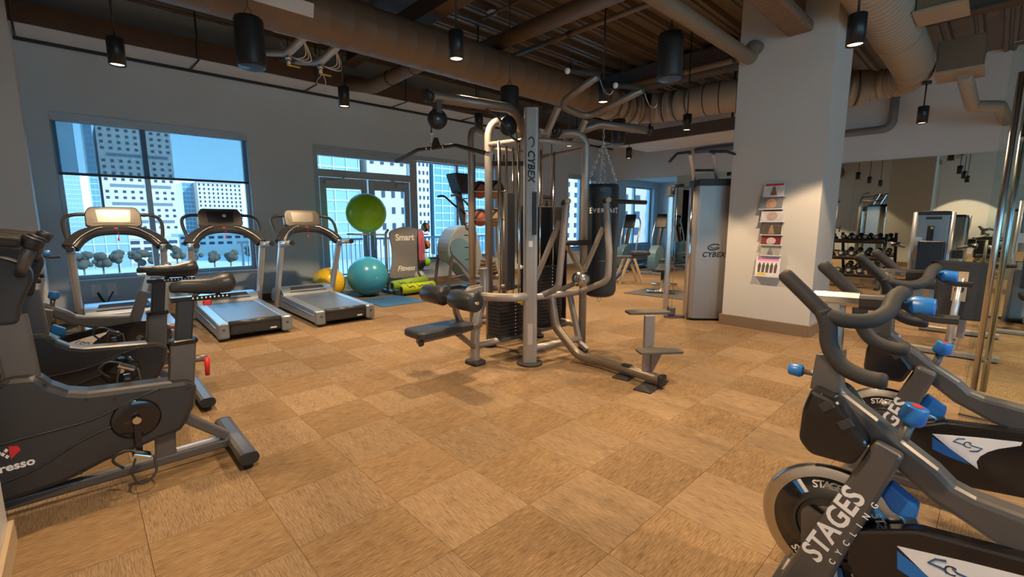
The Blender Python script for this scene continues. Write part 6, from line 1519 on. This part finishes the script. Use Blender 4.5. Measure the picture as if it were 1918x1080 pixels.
def tower(label, px0, px1, ytop, Y, m, cols, rows, ybot, depth=40, wf=(.42, .45), bands=(), wm='far_window', name='office_tower', skip=()):
    """block whose front face fills the photo columns px0..px1; ytop is read at px0; rows of windows down to ybot"""
    A_ = FY(px0, ytop, Y); B_ = FY(px1, 400, Y); z1 = A_.z; zb = FY(px0, ybot, Y).z
    x0, x1 = A_.x, B_.x; ox = (x0 + x1) / 2
    t = thing(name, label, 'building', (ox, Y, GZ))
    b = MB(); b.b2((x0 - ox, 0, 0), (x1 - ox, depth, z1 - GZ)); b.build('wall', m, t)
    b = MB(); b.b2((x0 - ox, -.01 * depth, z1 - GZ), (x1 - ox, depth, z1 - GZ + .012 * depth)); b.build('parapet', m, t)
    dx = (x1 - x0) / cols; dz = (z1 - zb) / rows; th = .05 * dz
    wb = MB(); wb.box((0, 0, 0), (dx * wf[0], th * 2, dz * wf[1])); wme = wb.mesh('window'); wme.materials.append(MATS[wm])
    for j in range(rows):
        zc = zb + dz * (j + .5) - GZ
        if j in bands:
            bb = MB(); bb.b2((x0 - ox + .9 * dx, -th, zc - dz * .25), (x1 - ox - .6 * dx, th, zc + dz * .25)); bb.build('louvre_band', 'facade_band', t); continue
        for i in range(cols):
            if (i, j) in skip: continue
            o = bpy.data.objects.new('window', wme); COL.objects.link(o); o.parent = t; o.location = (x0 + dx * (i + .5) - ox, 0, zc)
    return t
def glassy(label, px0, px1, ytop, Y, m, fl_px, cols, depth=40, name='glass_tower', sp='spandrel', fr=.16):
    A_ = FY(px0, ytop, Y); B_ = FY(px1, 400, Y); z1 = A_.z; x0, x1 = A_.x, B_.x; ox = (x0 + x1) / 2
    fl = abs(FY(px0, 400, Y).z - FY(px0, 400 + fl_px, Y).z)
    t = thing(name, label, 'building', (ox, Y, GZ))
    b = MB(); b.b2((x0 - ox, 0, 0), (x1 - ox, depth, z1 - GZ)); b.build('glass_body', m, t)
    n = int((z1 - GZ) / fl)
    for j in range(n):
        zz = z1 - GZ - j * fl
        b = MB(); b.b2((x0 - ox, -.05 * fl, zz - fl * fr), (x1 - ox, .05 * fl, zz)); b.build('floor_band', sp, t)
    for i in range(cols + 1):
        xx = x0 + (x1 - x0) * i / cols - ox; w_ = .05 * (x1 - x0) / cols
        b = MB(); b.b2((xx - w_, -.07 * fl, 0), (xx + w_, 0, z1 - GZ)); b.build('mullion', sp, t)
    return t
# seen through the left window
glassy('pale blue glass tower at the left edge of the left window', 60, 158, 120, 240, 'curtain_glass_pale', 9, 8)
glassy('deep blue glass tower strip beside the white tower', 159, 176, 150, 250, 'curtain_glass', 11, 2)
tower('tall white tower with small windows and dark bands seen through the left window', 177, 334, 233, 260, 'facade_white', 9, 17, 432, bands=(1, 4, 7, 12), wf=(.40, .42))
glassy('slim blue block at the foot of the white tower', 340, 366, 341, 300, 'curtain_glass', 8, 3)
tower('lower pale tower with many tiny windows at the right of the left window', 368, 456, 341, 290, 'facade_white', 10, 10, 420, wf=(.38, .5))
glassy('low glass building by the street under the white tower', 100, 236, 438, 140, 'curtain_glass_pale', 20, 6, name='street_building', depth=15)
tower('pale low street building with wide dark shop windows', 240, 330, 448, 150, 'facade_white', 4, 3, 486, name='street_building', depth=15, wf=(.7, .5))
tower('long low pale building beyond the street trees', 334, 480, 440, 170, 'facade_white', 9, 2, 462, name='street_building', depth=15, wf=(.6, .45))
# seen through the doors and the side light
glassy('pale blue glass block behind the left door leaf', 540, 676, 235, 125, 'curtain_glass_pale', 22, 5)
tower('pink block with few windows behind the right door leaf', 684, 764, 250, 125, 'facade_pink', 4, 7, 470, wf=(.30, .40))
tower('white tower with black square windows seen through the side light', 769, 806, 150, 125, 'facade_white', 4, 20, 470, wf=(.42, .45), bands=(11,))
glassy('bright blue glass tower seen through the side light', 807, 990, 120, 125, 'curtain_glass', 14, 14)
tower('pale block seen through the window behind the punching bag', 1040, 1130, 230, 125, 'facade_white', 6, 12, 470)
tower('pink and white block seen through the farthest window', 1136, 1262, 250, 125, 'facade_pink', 6, 6, 450)
# street trees
rnd = random.Random(3)
names = ('leftmost', 'second from left', 'third from left', 'fourth from left', 'fifth from left', 'fifth from right', 'fourth from right', 'third from right', 'second from right', 'rightmost')
for k in range(10):
    yv = 108 + rnd.random() * 12; x = FY(150 + 35 * k + rnd.random() * 8, 480, yv).x; h_ = 3.6 + rnd.random() * 1.6
    t = thing('street_tree', 'street tree far below the left window, %s of the row' % names[k], 'tree', (x, yv, GZ), 0, 'street trees below the window')
    b = MB(); b.cyl((0, 0, 0), (0, 0, h_ * .6), .16, 6); b.build('trunk', 'beam_brown', t)
    b = MB()
    for q in range(14):
        a = rnd.random() * 6.28; rr = 1.1 * rnd.random(); b.sphere((rr * math.cos(a), rr * math.sin(a), h_ * .65 + rnd.random() * h_ * .45), .40 + .4 * rnd.random(), 8, 5)
    b.build('crown', 'foliage', t)
